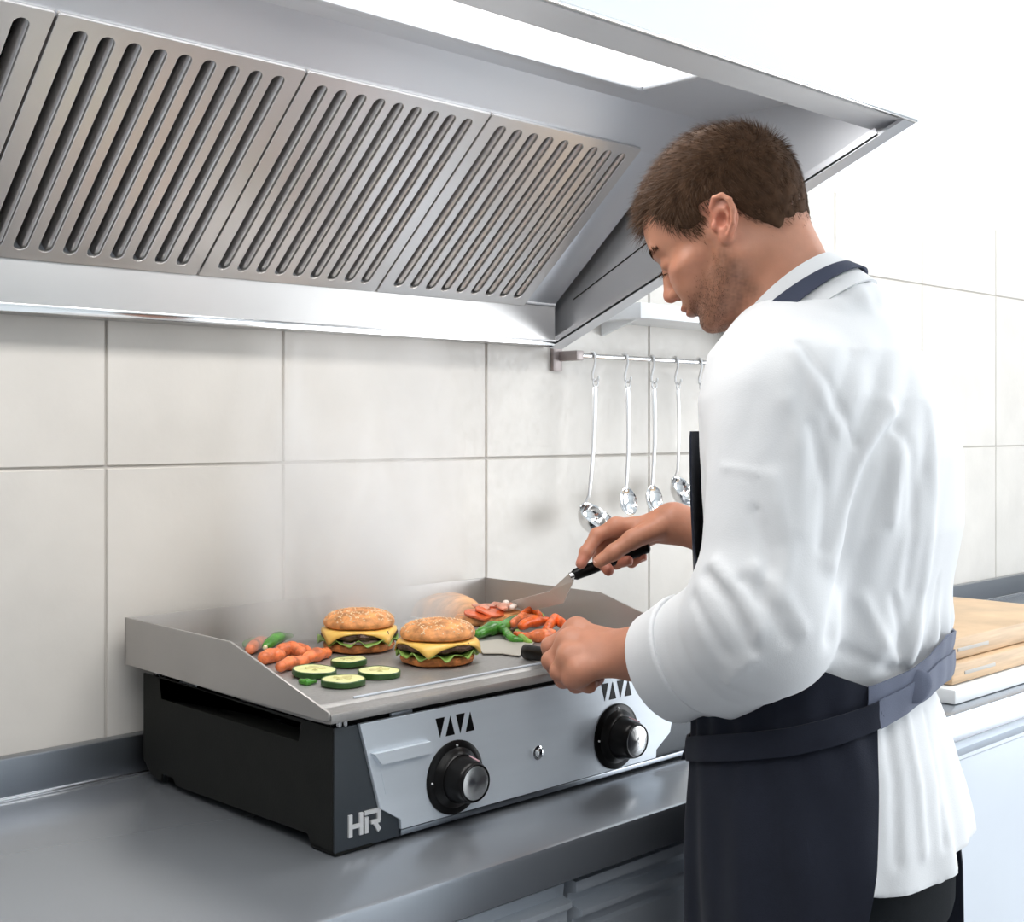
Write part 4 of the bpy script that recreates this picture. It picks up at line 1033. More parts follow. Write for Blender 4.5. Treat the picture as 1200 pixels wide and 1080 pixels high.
def sheet(name, TH, ZZ, off, mat_, parent, thick=.0022, field=tfield, rip=None, label=None):
    """grid of (angle, height) wrapped round the body, given thickness"""
    n, m = TH.shape; X = wrap_pt(TH.ravel(), ZZ.ravel(), 0, field)
    cx, cy, a, b = tors(ZZ.ravel()); R = X-np.stack([cx, cy, ZZ.ravel()], 1); R[:, 2] = 0; R /= np.linalg.norm(R, axis=1)[:, None]
    o = np.broadcast_to(off, TH.shape).ravel()+(rip.ravel() if rip is not None else 0)
    A = X+R*o[:, None]; B = A+R*thick
    V = np.concatenate([A, B]); k = n*m; I = np.arange(k).reshape(n, m); Q = []
    q = np.stack([I[:-1, :-1], I[1:, :-1], I[1:, 1:], I[:-1, 1:]], -1).reshape(-1, 4); Q += [q, q[:, ::-1]+k]
    for e in (I[0], I[-1], I[:, 0], I[:, -1]): Q.append(np.stack([e[:-1], e[1:], e[1:]+k, e[:-1]+k], 1))
    me = npmesh(V, np.concatenate(Q)); bm = bmesh.new(); bm.from_mesh(me); bmesh.ops.recalc_face_normals(bm, faces=bm.faces); bm.to_mesh(me); bm.free()
    return link(name, me, mat_, parent, label=label)
M_['apron'] = mat('navy_twill', (.015, .018, .030), .8, 0, .2, 900, .10, 14, sheen=.08, spec=.2)
M_['strap'] = mat('neck_strap_twill', (.055, .065, .100), .8, 0, .2, 900, .10, 14, spec=.2)
M_['tie'] = mat('washed_navy_twill', (.13, .15, .215), .8, 0, .2, 900, .10, 14, sheen=.1)  # paler blue grey than the apron cloth
TL = math.radians(131); TR = math.radians(-112)
def apron_top(th):
    d = np.degrees(th); return np.interp(d, [-112, -80, -50, -34, 34, 48, 80, 100, 131], [1.09, 1.12, 1.20, 1.345, 1.345, 1.22, 1.135, 1.115, 1.083])
n, m = 150, 90; th = np.linspace(TR, TL, n); TH = np.repeat(th[:, None], m, 1); s = np.linspace(0, 1, m)[None]
ZZ = apron_top(TH)*(1-s)+.50*s
TH = TH*(1-.16*np.clip((1.07-ZZ)/.30, 0, 1.1)*(TH > 0))
rip = .005*np.sin(TH*9+1)*np.clip((1.0-ZZ)/.2, 0, 1)+.003*np.sin(TH*21+ZZ*9)*np.clip((1.02-ZZ)/.1, 0, 1)
rip = rip-.010*np.exp(-((ZZ-1.02-.0*TH)/.05)**2)*0+.002*np.sin(TH*30+ZZ*20)*np.exp(-((ZZ-1.04)/.05)**2)
def apfield(P_):
    d = tfield(P_); z = P_[:, 2]
    return d
ap = sheet('apron', TH, ZZ, .006+.004*np.clip((1.0-ZZ)/.1, 0, 1), M_['apron'], person, .0025, field=apfield, rip=rip, label='dark navy bib apron')
def band(name, th0, th1, zf, wd, off, mat_, parent, n=110, m=6, tw=None, label=None):
    th = np.linspace(th0, th1, n); TH = np.repeat(th[:, None], m, 1); s = np.linspace(-.5, .5, m)[None]
    w_ = wd if not callable(wd) else wd(th)[:, None]
    Z = zf(th)[:, None]+s*w_; rp = (.0005*np.sin(TH*23)+.0016*(1-4*s*s))
    return sheet(name, TH, Z+0*TH, off if not callable(off) else off(th)[:, None]+0*TH, mat_, parent, .0022, apfield, rp, label)
d2r = math.radians
zf = lambda th: np.interp(np.degrees(th), [20, 45, 70, 100, 131, 150, 175], [.985, .995, 1.015, 1.036, 1.062, 1.076, 1.088])
band('waist_tie', d2r(25), d2r(132), zf, .026, .0125, M_['apron'], ap)
band('waist_tie', d2r(130), d2r(205), zf, .028, .0125, M_['tie'], ap, label='washed out blue grey tie crossing the back')
zf2 = lambda th: np.interp(np.degrees(th), [126, 140, 160, 185, 240], [1.074, 1.083, 1.094, 1.108, 1.10])
band('waist_tie', d2r(126), d2r(235), zf2, lambda th: np.interp(np.degrees(th), [126, 150, 175, 235], [.030, .026, .036, .030]), .0085, M_['tie'], ap, label='blue grey tie from the corner of the apron')
zf3 = lambda th: np.interp(np.degrees(th), [-112, -150, -180], [1.05, 1.07, 1.09])
# knot and loop at the back
kp = wrap_pt(np.array([d2r(150)]), np.array([1.083]), .015, apfield)[0]
kn = MB(); kn.lathe([(.017*math.sin(a), .006*math.cos(a)) for a in np.linspace(0, PI, 10)], 18, frame(kp, -npa(RT)*.9+np.array([0, 0, -.35]), np.array([.3, .3, .9]), npa(FW)))
kn.build('tie_knot', M_['tie'], ap)
# loose tie end in front of the belly
c0 = wrap_pt(np.array([d2r(31.)]), np.array([.985]), .016, apfield)[0]
a_ = npa(P(829, 862, 1.50)); tl = MB(); e1 = [c0+np.array([0, 0, .01]), c0+np.array([-.004, .006, -.012]), npa(P(824, 890, 1.515)), npa(P(817, 915, 1.515))]
wv = npa(RT)*.7+Fd*.2
tv = []; 
for p, wd in zip(e1, (.010, .012, .014, .017)): tv += [p-wv*wd*.2, p+wv*wd*.9]
tv2 = [p+npa(FW)*-.003 for p in tv]; k = len(tv)
fs = [(2*i, 2*i+1, 2*i+3, 2*i+2) for i in range(3)]; fs += [(a+k, b+k, c+k, d+k) for d, c, b, a in fs]
fs += [(0, 1, 1+k, k), (k-2, k-1, 2*k-1, 2*k-2)]+[(2*i, 2*i+2, 2*i+2+k, 2*i+k) for i in range(3)]+[(2*i+1, 2*i+3, 2*i+3+k, 2*i+1+k) for i in range(3)]
tl.add(tv+tv2, fs); tl.build('loose_tie_end', M_['apron'], ap)
# --- collar and neck strap ---------------------------------------------------------
nax = cax; nf = Fd-nax*(Fd @ nax); nf /= np.linalg.norm(nf); ns = np.cross(nax, nf)
if ns @ Sd < 0: ns = -ns
def ring(th, h, r): return CC+nf*(math.cos(th)*r*1.08)+ns*(math.sin(th)*r*.98)+nax*h
def collar_mesh(name, th0, th1, h0f, h1f, r0f, r1f, mat_, parent, thick=.003, n=64, m=7, label=None):
    V = []; 
    for lay in (0, thick):
        for i in range(n):
            th = th0+(th1-th0)*i/(n-1)
            for j in range(m):
                s = j/(m-1); V.append(ring(th, h0f(th)*(1-s)+h1f(th)*s, (r0f(th)*(1-s)+r1f(th)*s)+lay))
    V = np.array(V); k = n*m; I = np.arange(k).reshape(n, m)
    q = np.stack([I[:-1, :-1], I[1:, :-1], I[1:, 1:], I[:-1, 1:]], -1).reshape(-1, 4); Q = [q, q[:, ::-1]+k]
    for e in (I[0], I[-1], I[:, 0], I[:, -1]): Q.append(np.stack([e[:-1], e[1:], e[1:]+k, e[:-1]+k], 1))
    me = npmesh(V, np.concatenate(Q)); bm = bmesh.new(); bm.from_mesh(me); bmesh.ops.recalc_face_normals(bm, faces=bm.faces); bm.to_mesh(me); bm.free()
    return link(name, me, mat_, parent, label=label)
collar_mesh('collar', d2r(14), d2r(346), lambda th: -.054, lambda th: .0, lambda th: .0735, lambda th: .0615, M_['jacket'], jk, .0035)
collar_mesh('neck_strap', d2r(28), d2r(215), lambda th: -.036, lambda th: -.014+.006*math.cos(th), lambda th: .0760, lambda th: .0690, M_['strap'], ap, .0022, label='blue grey apron strap round the collar')
# --- trousers and shoes ---------------------------------------------------------------
def trous(P_):
    d = smax(torso(P_, -.006), P_[:, 2]-.99, .01); d = smax(d, .80-P_[:, 2], .02)
    for h_, k, a in ((hipL, kneeL, ankL), (hipR, kneeR, ankR)):
        d = smin(d, cap(P_, h_+np.array([0, 0, .03]), k, .096, .076), .03); d = smin(d, cap(P_, k, a, .076, .064), .03)
    d = d-.003*wav(P_*np.array([1, 1, .4], dtype=f32), 40, 71)
    d = smax(d, .055-P_[:, 2], .004)
    return d
tV, tQ = nets(trous, (hipL[0]-.2, ankL[1]-.28, .03), (hipR[0]+.22, -.42, 1.01), .008); tV = smoothV(tV, tQ, 1, .5)
M_['trousers'] = mat('black_trouser_cloth', (.006, .008, .010), .9, 0, .15, 500, spec=.1)
link('trousers', npmesh(tV, tQ), M_['trousers'], person)
for a in (ankL, ankR):
    g0 = np.array([a[0], a[1], 0])
    def shoe(P_, g0=g0):
        d = cap(P_, g0-Fd*.05+np.array([0, 0, .040]), g0+Fd*.13+np.array([0, 0, .030]), .042, .038)
        d = smin(d, cap(P_, g0+np.array([0, 0, .05]), g0+np.array([0, 0, .09]), .042, .04), .03)
        return smax(d, .001-P_[:, 2], .004)
    sV, sQ = nets(shoe, g0-np.array([.2, .2, .01]), g0+np.array([.2, .24, .16]), .006)
    link('shoe', npmesh(smoothV(sV, sQ, 1, .5), sQ), M_['gloss_black'], person)
# ------------------------------------------------------------------ food on the griddle
ZP = GS+.0006
F_ = {}
F_['bun'] = mat('toasted_bun', (.60, .26, .09), .55, 0, .9, 130, .5, 75, None, .1, .4, sss=.1)
F_['bun_side'] = mat('browned_bun_base', (.55, .19, .05), .6, 0, .9, 160, .65, 90, sss=.05)
F_['seed'] = mat('sesame_seed', (.80, .58, .36), .5, 0, 0, var=.15, vscale=60)
F_['cheese'] = mat('melted_cheese', (.85, .52, .12), .35, 0, .05, 60, .06, 30, sss=.1)
F_['patty'] = mat('grilled_beef_patty', (.085, .040, .022), .45, 0, .9, 260, .5, 70, None, .15)
F_['lettuce'] = mat('lettuce_leaf', (.20, .33, .06), .45, 0, .4, 120, .35, 50)
F_['onion'] = mat('red_onion_slice', (.55, .38, .36), .3, 0, 0, var=.3, vscale=70)
F_['zskin'] = mat('dark_green_courgette_skin', (.030, .085, .018), .30, 0, .1, 90, .3, 60)
F_['zflesh'] = mat('pale_courgette_flesh', (.70, .70, .34), .38, 0, .15, 150, .10, 90, sss=.1)
F_['zseed'] = mat('courgette_core', (.56, .52, .22), .35, 0, 0, var=.15, vscale=120)
F_['carrot'] = mat('roasted_carrot', (.74, .19, .065), .34, 0, .9, 120, .5, 70, None, .1, sss=.1)
F_['pepper'] = mat('orange_red_pepper_strip', (.78, .14, .025), .25, 0, .6, 120, .5, 60, sss=.05)
F_['green'] = mat('green_pepper_pod', (.06, .24, .025), .25, 0, .5, 90, .5, 50)
F_['stem'] = mat('pale_vegetable_end', (.72, .66, .42), .5)
F_['ham'] = mat('grilled_ham', (.70, .32, .22), .4, 0, .3, 90, .3, 60, sss=.1)
F_['tomato'] = mat('tomato_slice', (.72, .14, .045), .25, 0, .2, 120, .3, 70)
F_['garlic'] = mat('white_onion_piece', (.86, .74, .66), .35)
F_['flat'] = mat('pale_toasted_bread', (.66, .36, .18), .6, 0, .6, 60, .45, 22, (1, 4, 1))
def at(u, v, z=ZP): return onZ(u, v, z)
def T(p, rz=0, rx=0, ry=0): return Matrix.Translation(p) @ Matrix.Rotation(rz, 4, 'Z') @ Matrix.Rotation(ry, 4, 'Y') @ Matrix.Rotation(rx, 4, 'X')
def wobf(a, f, s):
    return lambda r, z, q: (r*(1+a*math.sin(f*q+s)+a*.6*math.sin((f+3)*q+2*s)), z+a*.03*math.sin((f+1)*q+s))
def burger(u, v, label, seed, R=.0455):
    p = at(u, v); random.seed(seed); t = thing('hamburger', label, 'burger', p, 'hamburgers on the griddle'); t.scale = (1, 1, .9)
    B = [(0, 0), (R*.82, 0), (R*.95, .0025), (R*1.0, .008), (R*.97, .0125), (R*.9, .0140), (0, .0145)]
    MB().lathe(B, 44, None, wobf(.012, 5, seed)).build('bottom_bun', F_['bun_side'], t, world=False)
    # lettuce frill
    lv = MB(); n = 90; vs = []; fs = []
    for i in range(n):
        q = 2*PI*i/n
        for j, rr in enumerate((.70, .90, 1.04, 1.12)):
            w_ = (0, .001, .0026, .0042)[j]; vs.append((R*rr*(1+.04*math.sin(3*q+seed)*j/3)*math.cos(q), R*rr*(1+.04*math.sin(3*q+seed)*j/3)*math.sin(q), .0165+w_*math.sin(q*11+seed)+w_*.5*math.sin(q*19)-j*.0004))
    for i in range(n):
        for j in range(3): fs.append((i*4+j, ((i+1) % n)*4+j, ((i+1) % n)*4+j+1, i*4+j+1))
    lv.add(vs, fs); o = lv.build('lettuce', F_['lettuce'], t, world=False); sd = o.modifiers.new('s', 'SOLIDIFY'); sd.thickness = .0008
    pt = MB(); pt.lathe([(0, .0185), (R*.88, .0185), (R*1.02, .0215), (R*1.045, .026), (R*1.0, .0305), (R*.86, .0325), (0, .0325)], 72, None, lambda r, z, q: (r*(1+.025*math.sin(9*q+seed)+.02*math.sin(17*q)+.015*math.sin(31*q)), z+.0010*math.sin(13*q)*(r > .02))).build('patty', F_['patty'], t, world=False)
    # cheese: square slice with corners drooping over the patty
    ch = MB(); m = 17; S = R*1.04; a0 = {1.0: .9, 2.3: 1.45}[seed]; vs = []; fs = []
    for i in range(m):
        for j in range(m):
            x, y = S*(2*i/(m-1)-1), S*(2*j/(m-1)-1); r = math.hypot(x, y); o_ = max(0, r-R*1.0); zz = .0335-min(o_*.95, .020); k = (R*1.07+min(o_, .2)*.22)/r if o_ > R*.07 else 1
            vs.append((x*k*math.cos(a0)-y*k*math.sin(a0), x*k*math.sin(a0)+y*k*math.cos(a0), zz))
    for i in range(m-1):
        for j in range(m-1): fs.append((i*m+j, (i+1)*m+j, (i+1)*m+j+1, i*m+j+1))
    ch.add(vs, fs); o = ch.build('cheese', F_['cheese'], t, world=False); sd = o.modifiers.new('s', 'SOLIDIFY'); sd.thickness = .0022
    top = [(0, .0345), (R*.9, .0345), (R*.985, .0370), (R*1.0, .0405)]+[(R*math.cos(a)**.75, .0405+.0190*math.sin(a)) for a in np.linspace(.12, PI/2-.05, 10)]+[(0, .0595)]
    tb_ = MB().lathe(top, 52, None, wobf(.010, 4, seed)).build('top_bun', F_['bun'], t, world=False)
    sm_ = MB()
    for k in range(230):
        a = math.asin(min(.98, random.random()**.5*.98)); q = random.random()*2*PI; el = PI/2-a
        rr = R*max(math.cos(el), .0)**.75; z = .0405+.0190*math.sin(el)
        nv = Vector((math.cos(q)*math.cos(el)*.55, math.sin(q)*math.cos(el)*.55, math.sin(el))).normalized(); tv_ = nv.orthogonal().normalized(); tv_.rotate(Matrix.Rotation(random.random()*6.28, 3, nv))
        Mx = frame((rr*math.cos(q), rr*math.sin(q), z+.0002), tv_, nv.cross(tv_), nv)
        sm_.lathe([(0, -.0006), (.0007, -.0003), (.0009, .0001), (.0006, .0006), (0, .0008)], 6, Mx @ Matrix.Diagonal((1.9, 1, 1, 1)))
    link('sesame_seeds', sm_.me(), F_['seed'], tb_, world=False, kind='stuff')
    for k in range(3):
        q = random.random()*6.28; r_ = MB(); r_.tube([(R*.93*math.cos(q+s), R*.93*math.sin(q+s), .0168+.0015*math.sin(s*9)) for s in np.linspace(-.4, .4, 9)], .0016, 6); r_.build('onion_strip', F_['onion'], t, world=False)
    return t
burger(421, 760, 'sesame burger with a drooping cheese corner standing behind the courgette slices', 1.0, .0475)
burger(513, 775, 'sesame burger nearest to the front of the griddle, left of the hand', 2.3, .0475)
# domed bun half at the back, and the open sandwich next to it
p = at(521, 721); t = thing('bread_half', 'large domed toasted bun half lying at the back of the griddle', 'bread', p)
MB().lathe([(0, 0), (.054, .0), (.0595, .003), (.0585, .008)]+[(.058*math.cos(a)**.8, .008+.026*math.sin(a)) for a in np.linspace(.1, PI/2-.05, 9)]+[(0, .034)], 48, None, wobf(.02, 3, .4)).build('crust', F_['flat'], t, world=False)
MB().tube([(.0596*math.cos(a), .0596*math.sin(a), .0022) for a in np.linspace(0, 2*PI, 49)[:-1]], .0022, 8, closed=True).build('rim', F_['garlic'], t, world=False)
p = at(573, 729); t = thing('open_sandwich', 'open sandwich with tomato, ham and onion under the turner blade', 'sandwich', p)
A = Matrix.Rotation(-math.radians(10), 4, 'Z')
MB().lathe([(0, 0), (.041, 0), (.0455, .004), (.045, .011), (.042, .014), (0, .0145)], 44, A @ Matrix.Diagonal((1.25, .80, 1, 1)), wobf(.02, 4, 1)).build('bread', F_['bun'], t, world=False)
for k, (x, y, r, z) in enumerate(((-.030, -.010, .021, .0165), (-.010, -.014, .022, .0185), (.006, -.002, .022, .0175))):
    MB().lathe([(0, -.0015), (r, -.0015), (r*1.02, .0), (r, .0015), (0, .0015)], 28, Matrix.Translation((x, y, z)) @ Matrix.Rotation(.22, 4, 'X') @ Matrix.Rotation(.1*k, 4, 'Y'), wobf(.03, 3, k)).build('tomato_slice', F_['tomato'], t, world=False)
for k, (x, y, z, rz) in enumerate(((.014, .012, .020, .4), (.030, .004, .021, -.3), (.020, -.012, .022, .9), (-.004, .014, .021, 1.4))):
    h = MB(); h.tube([(-.022, 0, 0), (-.010, .004, .003), (.004, -.002, .001), (.018, .003, .003)], [.004, .0085, .0085, .003], 12, M=T((x, y, z), rz), flat=.5, upv=(0, 1, 0)); h.build('ham_slice', F_['ham'], t, world=False)
for k, (x, y, z) in enumerate(((.030, -.018, .021), (.040, -.012, .022), (.037, .002, .026), (.046, -.004, .020))):
    MB().lathe([(.0055*math.sin(a), -.004*math.cos(a)) for a in np.linspace(0, PI, 8)], 14, Matrix.Translation((x, y, z))).build('onion_piece', F_['garlic'], t, world=False)
# courgette slices
zl = [('courgette slice at the left of the four, partly over a green scrap', 368, 790, .0265, .003, .05), ('courgette slice at the back of the four, closest to the left burger', 409, 779, .0225, .006, -.03),
      ('frontmost courgette slice of the four', 402.5, 801, .0255, .0, 0), ('courgette slice at the right of the four', 444, 791, .0255, .0, .02)]
for lb, u_, v_, R, dz, tx in zl:
    p = at(u_, v_+1); t = thing('courgette_slice', lb, 'vegetable', p, 'courgette slices on the griddle'); h = .0075; Mz = T((0, 0, dz*.2), 0, tx, tx*.6)
    MB().lathe([(R*.93, 0), (R, .001), (R, h-.001), (R*.965, h), (R*.93, h-.0004)], 40, Mz, wobf(.008, 3, u_)).build('skin', F_['zskin'], t, world=False)
    fl_ = MB().lathe([(0, .0002), (R*.935, .0002), (R*.94, h-.0006), (R*.55, h+.0001), (0, h)], 40, Mz, wobf(.008, 3, u_)).build('flesh', F_['zflesh'], t, world=False)
    MB().lathe([(0, h-.001), (R*.48, h-.001), (R*.44, h+.0003), (0, h+.0005)], 9, Mz, wobf(.08, 3, u_)).build('core', F_['zseed'], fl_, world=False)
# carrots and peppers at the left
def root_veg(name, label, cat, pts, rads, m, grp, cap_=None, flat=1):
    P3 = [Vector(p) for p in pts]; base = P3[0]; t = thing(name, label, cat, base, grp)
    # smooth the path
    S = []; n = len(P3)
    for i in range(n-1):
        p0, p1, p2, p3 = P3[max(i-1, 0)], P3[i], P3[i+1], P3[min(i+2, n-1)]
        for k in range(6):
            s = k/6; S.append((.5*((2*p1)+(-p0+p2)*s+(2*p0-5*p1+4*p2-p3)*s*s+(-p0+3*p1-3*p2+p3)*s**3), rads[i]*(1-s)+rads[i+1]*s))
    S.append((P3[-1], rads[-1])); pp = [s[0] for s in S]; rr = [max(s[1], .0004)*(1+.05*math.sin(3.1*i)+.07*math.sin(1.3*i+base.x*90)) for i, s in enumerate(S)]
    d0 = (pp[0]-pp[1]).normalized(); d1 = (pp[-1]-pp[-2]).normalized()
    pp = [pp[0]+d0*rr[0]*.75, pp[0]+d0*rr[0]*.45]+pp+[pp[-1]+d1*rr[-1]*.45, pp[-1]+d1*rr[-1]*.75]; rr = [rr[0]*.25, rr[0]*.8]+rr+[rr[-1]*.8, rr[-1]*.25]
    MB().tube(pp, rr, 14, flat=flat).build('flesh', m, t)
    if cap_: MB().lathe([(.0001, -.002), (rr[2]*.55, -.001), (rr[2]*.45, .003), (0, .004)], 10, frame(pp[0], d0.orthogonal().normalized(), d0.cross(d0.orthogonal().normalized()), d0)).build('stem_end', cap_, t)
    return t
def q3(u, v, r, dz=0): p = at(u, v+3); return (p.x, p.y, ZP+r+dz)
cg = 'roasted carrot pieces on the left of the griddle'
root_veg('carrot', 'orange carrot piece farthest back by the left guard', 'vegetable', [q3(293, 764, .007), q3(303, 757, .008), q3(316, 753, .006)], [.007, .0085, .005], F_['carrot'], cg)
root_veg('carrot', 'short thick carrot piece against the sloping left guard', 'vegetable', [q3(309, 776, .0085), q3(318, 773, .009), q3(330, 772, .008)], [.008, .0095, .008], F_['carrot'], cg)
root_veg('carrot', 'long carrot piece in the middle of the carrot heap', 'vegetable', [q3(328, 770, .008, .003), q3(341, 767, .0085, .003), q3(355, 770, .007, .002)], [.008, .0095, .006], F_['carrot'], cg)
root_veg('carrot', 'carrot piece with a pale tip pointing at the burger', 'vegetable', [q3(358, 775, .0075), q3(370, 772, .0085), q3(384, 767, .006)], [.006, .009, .006], F_['carrot'], cg, F_['stem'])
root_veg('carrot', 'carrot piece lying lowest behind the left courgette slice', 'vegetable', [q3(328, 785, .007), q3(342, 781, .008), q3(358, 779, .007)], [.006, .0085, .007], F_['carrot'], cg)
root_veg('carrot', 'small carrot end behind the middle carrot', 'vegetable', [q3(340, 763, .006, .001), q3(352, 762, .006, .001), q3(362, 764, .004, .001)], [.005, .0065, .005], F_['carrot'], cg)
root_veg('green_pepper', 'small green chilli pepper pointing right on top of the carrots', 'vegetable', [q3(312, 768, .006, .009), q3(324, 761, .007, .011), q3(342, 752, .004, .008)], [.006, .0085, .0025], F_['green'], 'green peppers on the griddle', F_['stem'])
root_veg('green_pepper', 'dark green pepper end at the far left of the vegetables', 'vegetable', [q3(288, 757, .006), q3(295, 754, .006), q3(302, 751, .005)], [.005, .006, .004], F_['green'], 'green peppers on the griddle')
root_veg('herb_scrap', 'green vegetable scrap under the left courgette slice', 'vegetable', [q3(352, 797, .002), q3(360, 799, .003), q3(370, 797, .002)], [.003, .004, .002], F_['green'], 'green scraps on the griddle')
# vegetables at the right, in front of the left hand
gg = 'green peppers on the griddle'
root_veg('green_pepper', 'long green pod nearest to the front burger', 'vegetable', [q3(560, 746, .0075), q3(575, 741, .009), q3(592, 738, .008)], [.006, .010, .0085], F_['green'], gg)
root_veg('green_pepper', 'long green pod running up toward the open sandwich', 'vegetable', [q3(588, 741, .0075, .002), q3(602, 733, .008, .003), q3(628, 727, .005, .002)], [.007, .0085, .005], F_['green'], gg)
root_veg('green_pepper', 'curled green pepper strip in front of the orange strips', 'vegetable', [q3(592, 742, .005, .002), q3(600, 750, .005, .001), q3(612, 751, .004, 0)], [.006, .006, .003], F_['green'], gg)
root_veg('green_pepper', 'short bright green strip touching the tip of the small turner', 'vegetable', [q3(606, 744, .005, .003), q3(614, 750, .005, .0), q3(622, 752, .003, 0)], [.0045, .005, .003], F_['lettuce'], gg)
root_veg('green_pepper', 'thin curled green ring behind the orange strips', 'vegetable', [q3(622, 733, .004, .006), q3(632, 727, .004, .010), q3(640, 733, .004, .006)], [.003, .0035, .003], F_['lettuce'], gg)
og = 'orange pepper strips by the left hand'
for k, (lb, pts, rr) in enumerate((
    ('orange pepper strip at the back left of the orange heap', [q3(600, 738, .006, .006), q3(612, 733, .007, .008), q3(628, 733, .006, .007)], [.006, .008, .006]),
    ('pale yellow orange pepper strip on top of the heap', [q3(612, 731, .005, .013), q3(624, 727, .006, .014), q3(633, 731, .005, .011)], [.005, .007, .005]),
    ('broad orange strip in the middle of the orange heap', [q3(610, 742, .006, .008), q3(624, 739, .008, .009), q3(642, 736, .006, .008)], [.006, .009, .006]),
    ('orange strip at the front of the heap beside the fist', [q3(618, 749, .006), q3(634, 749, .009), q3(648, 746, .007)], [.006, .0095, .008]),
    ('orange strip curling up next to the knuckles', [q3(640, 744, .006, .004), q3(650, 736, .008, .008), q3(661, 739, .006, .006)], [.007, .009, .007]),
    ('thin orange strip sticking out toward the green pods', [q3(604, 746, .004, .004), q3(613, 748, .005, .002), q3(622, 746, .004, .002)], [.004, .0055, .004]))):
    root_veg('orange_pepper_strip', lb, 'vegetable', pts, rr, F_['pepper'] if k % 3 else F_['carrot'], og, flat=.8)

# ------------------------------------------------------------------ turners in the hands
t = thing('spatula', 'steel turner with a black handle held in the raised right hand', 'spatula', P(668, 676, 1.705), 'turners held by the cook')
h0, h1 = P(671, 674, 1.705), P(762, 640, 1.722); hd = (h1-h0).normalized()
hs_ = [h0+hd*s for s in (0, .004, .02, .05, .09, .110, .113)]
MB().tube(hs_, [.0055, .0078, .0082, .0074, .0082, .0080, .004], 16, flat=.8).build('handle', M_['gloss_black'], t)
bend0, bend1 = P(645, 692, 1.80), P(661, 706, 1.775)
bl = MB(); n0, n1 = P(668, 671, 1.708), P(673, 680, 1.702); tip0, tip1 = P(600, 704, 1.955), P(616, 717, 1.925)
def sheet2(a, b, c, d_, th): n_ = (b-a).cross(d_-a).normalized()*th; bl.add([a, b, c, d_, a+n_, b+n_, c+n_, d_+n_], [(0, 1, 2, 3), (7, 6, 5, 4), (0, 4, 5, 1), (1, 5, 6, 2), (2, 6, 7, 3), (3, 7, 4, 0)])
sheet2(n0, bend0, bend1, n1, .0012); sheet2(bend0, tip0, tip1, bend1, .0012); bl.build('blade', M_['blade'], t, smooth=False)
MB().tube([h0-hd*.004, h0+hd*.004], .0052, 12).build('ferrule', M_['chrome'], t)
t = thing('spatula', 'small turner with a pale blade flat on the griddle held in the left fist', 'spatula', P(612, 764, 1.63), 'turners held by the cook')
h0, h1 = P(614, 763, 1.612), P(716, 778, 1.478); hd = (h1-h0).normalized(); L_ = (h1-h0).length
MB().tube([h0+hd*s for s in (0, .003, .015, .05, L_)], [.007, .0095, .0100, .0085, .0085], 16, flat=.75).build('handle', M_['gloss_black'], t)
zb = ZP+.0012
bp = [onZ(u, v, zb) for u, v in ((556, 753), (583, 750), (626, 753), (618, 762), (608, 769), (588, 766), (566, 766))]
b2 = MB(); k = len(bp); b2.add(bp+[p+Vector((0, 0, .0013)) for p in bp], [tuple(range(k)), tuple(range(2*k-1, k-1, -1))]+[(i, i+k, (i+1) % k+k, (i+1) % k) for i in range(k)])
b2.build('blade', mat('floured_blade', (.52, .49, .43), .5, .4), t, smooth=False)
# ------------------------------------------------------------------ steam rising from the griddle
sm = bpy.data.materials.new('steam'); sm.use_nodes = True; nt = sm.node_tree; nt.nodes.clear()
out = nt.nodes.new('ShaderNodeOutputMaterial'); pv = nt.nodes.new('ShaderNodeVolumePrincipled'); nt.links.new(pv.outputs[0], out.inputs['Volume'])
pv.inputs['Color'].default_value = (1, 1, 1, 1); pv.inputs['Anisotropy'].default_value = 0
tc = nt.nodes.new('ShaderNodeTexCoord')
def MATH(op, a, b=None, c=None):
    n = nt.nodes.new('ShaderNodeMath'); n.operation = op
    for i, x in enumerate((a, b, c)):
        if x is None: continue
        if isinstance(x, (int, float)): n.inputs[i].default_value = x
        else: nt.links.new(x, n.inputs[i])
    return n.outputs[0]
sx = nt.nodes.new('ShaderNodeSeparateXYZ'); nt.links.new(tc.outputs['Object'], sx.inputs[0])
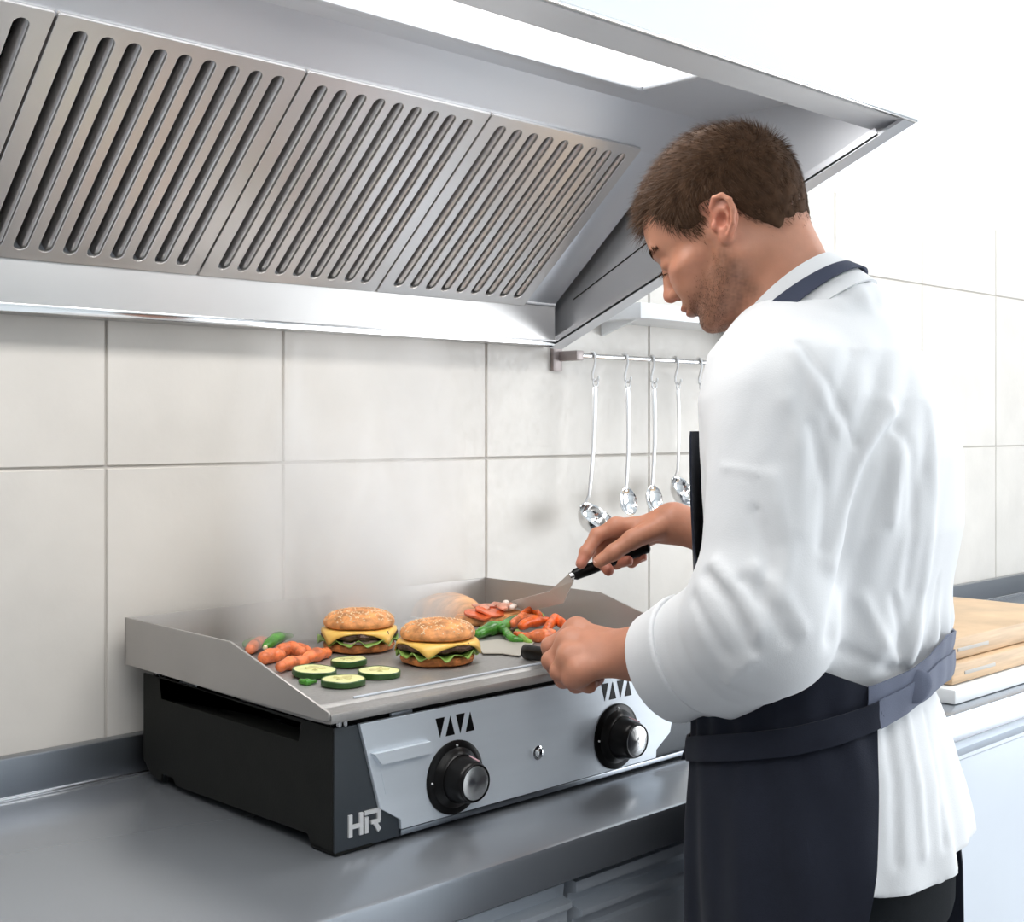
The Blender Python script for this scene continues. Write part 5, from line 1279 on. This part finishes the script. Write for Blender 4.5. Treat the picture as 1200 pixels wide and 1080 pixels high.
nz_ = nt.nodes.new('ShaderNodeTexNoise'); nz_.inputs['Scale'].default_value = 5.0; nz_.inputs['Detail'].default_value = 4; nz_.inputs['Distortion'].default_value = 1.4
mp = nt.nodes.new('ShaderNodeMapping'); mp.inputs['Scale'].default_value = (1.4, 1.4, .6); nt.links.new(tc.outputs['Object'], mp.inputs[0]); nt.links.new(mp.outputs[0], nz_.inputs[0])
# soft plume: densest over the back middle of the plate, fading up and outward
px = MATH('DIVIDE', MATH('SUBTRACT', sx.outputs[0], 1.06), .21); py = MATH('DIVIDE', MATH('SUBTRACT', sx.outputs[1], -.125), .078)
rad = MATH('ADD', MATH('MULTIPLY', px, px), MATH('MULTIPLY', py, py)); fall = MATH('MAXIMUM', MATH('SUBTRACT', 1.0, rad), 0.0)
hz_ = MATH('DIVIDE', MATH('SUBTRACT', sx.outputs[2], 1.06), .50); hf = MATH('MAXIMUM', MATH('SUBTRACT', 1.0, hz_), 0.0)
st_ = MATH('MINIMUM', MATH('MULTIPLY', hz_, 12.0), 1.0)
nn = MATH('MAXIMUM', MATH('MULTIPLY', MATH('SUBTRACT', nz_.outputs['Fac'], .40), 4.0), 0.06)
dens = MATH('MULTIPLY', MATH('MULTIPLY', MATH('MULTIPLY', fall, hf), nn), 38.0)
nt.links.new(dens, pv.inputs['Density'])
# plume body: a lathe-like column with a wavy outline
sv = MB(); n = 28; rings = [(1.062, 1.0), (1.12, 1.02), (1.22, .98), (1.34, .92), (1.46, .80), (1.54, .6)]; vs = []; fs = []
for z, k in rings:
    for i in range(n): a = 2*PI*i/n; vs.append((1.06+.215*k*math.cos(a), -.125+.082*k*math.sin(a)*(1 if z < 1.46 else .75), z))
for r_ in range(len(rings)-1):
    for i in range(n): fs.append((r_*n+i, r_*n+(i+1) % n, (r_+1)*n+(i+1) % n, (r_+1)*n+i))
fs += [tuple(range(n))[::-1], tuple((len(rings)-1)*n+i for i in range(n))]; sv.add(vs, fs)
so = sv.build('steam', sm); tag(so, 'soft white steam rising from the back of the griddle toward the hood', 'steam', kind='stuff')
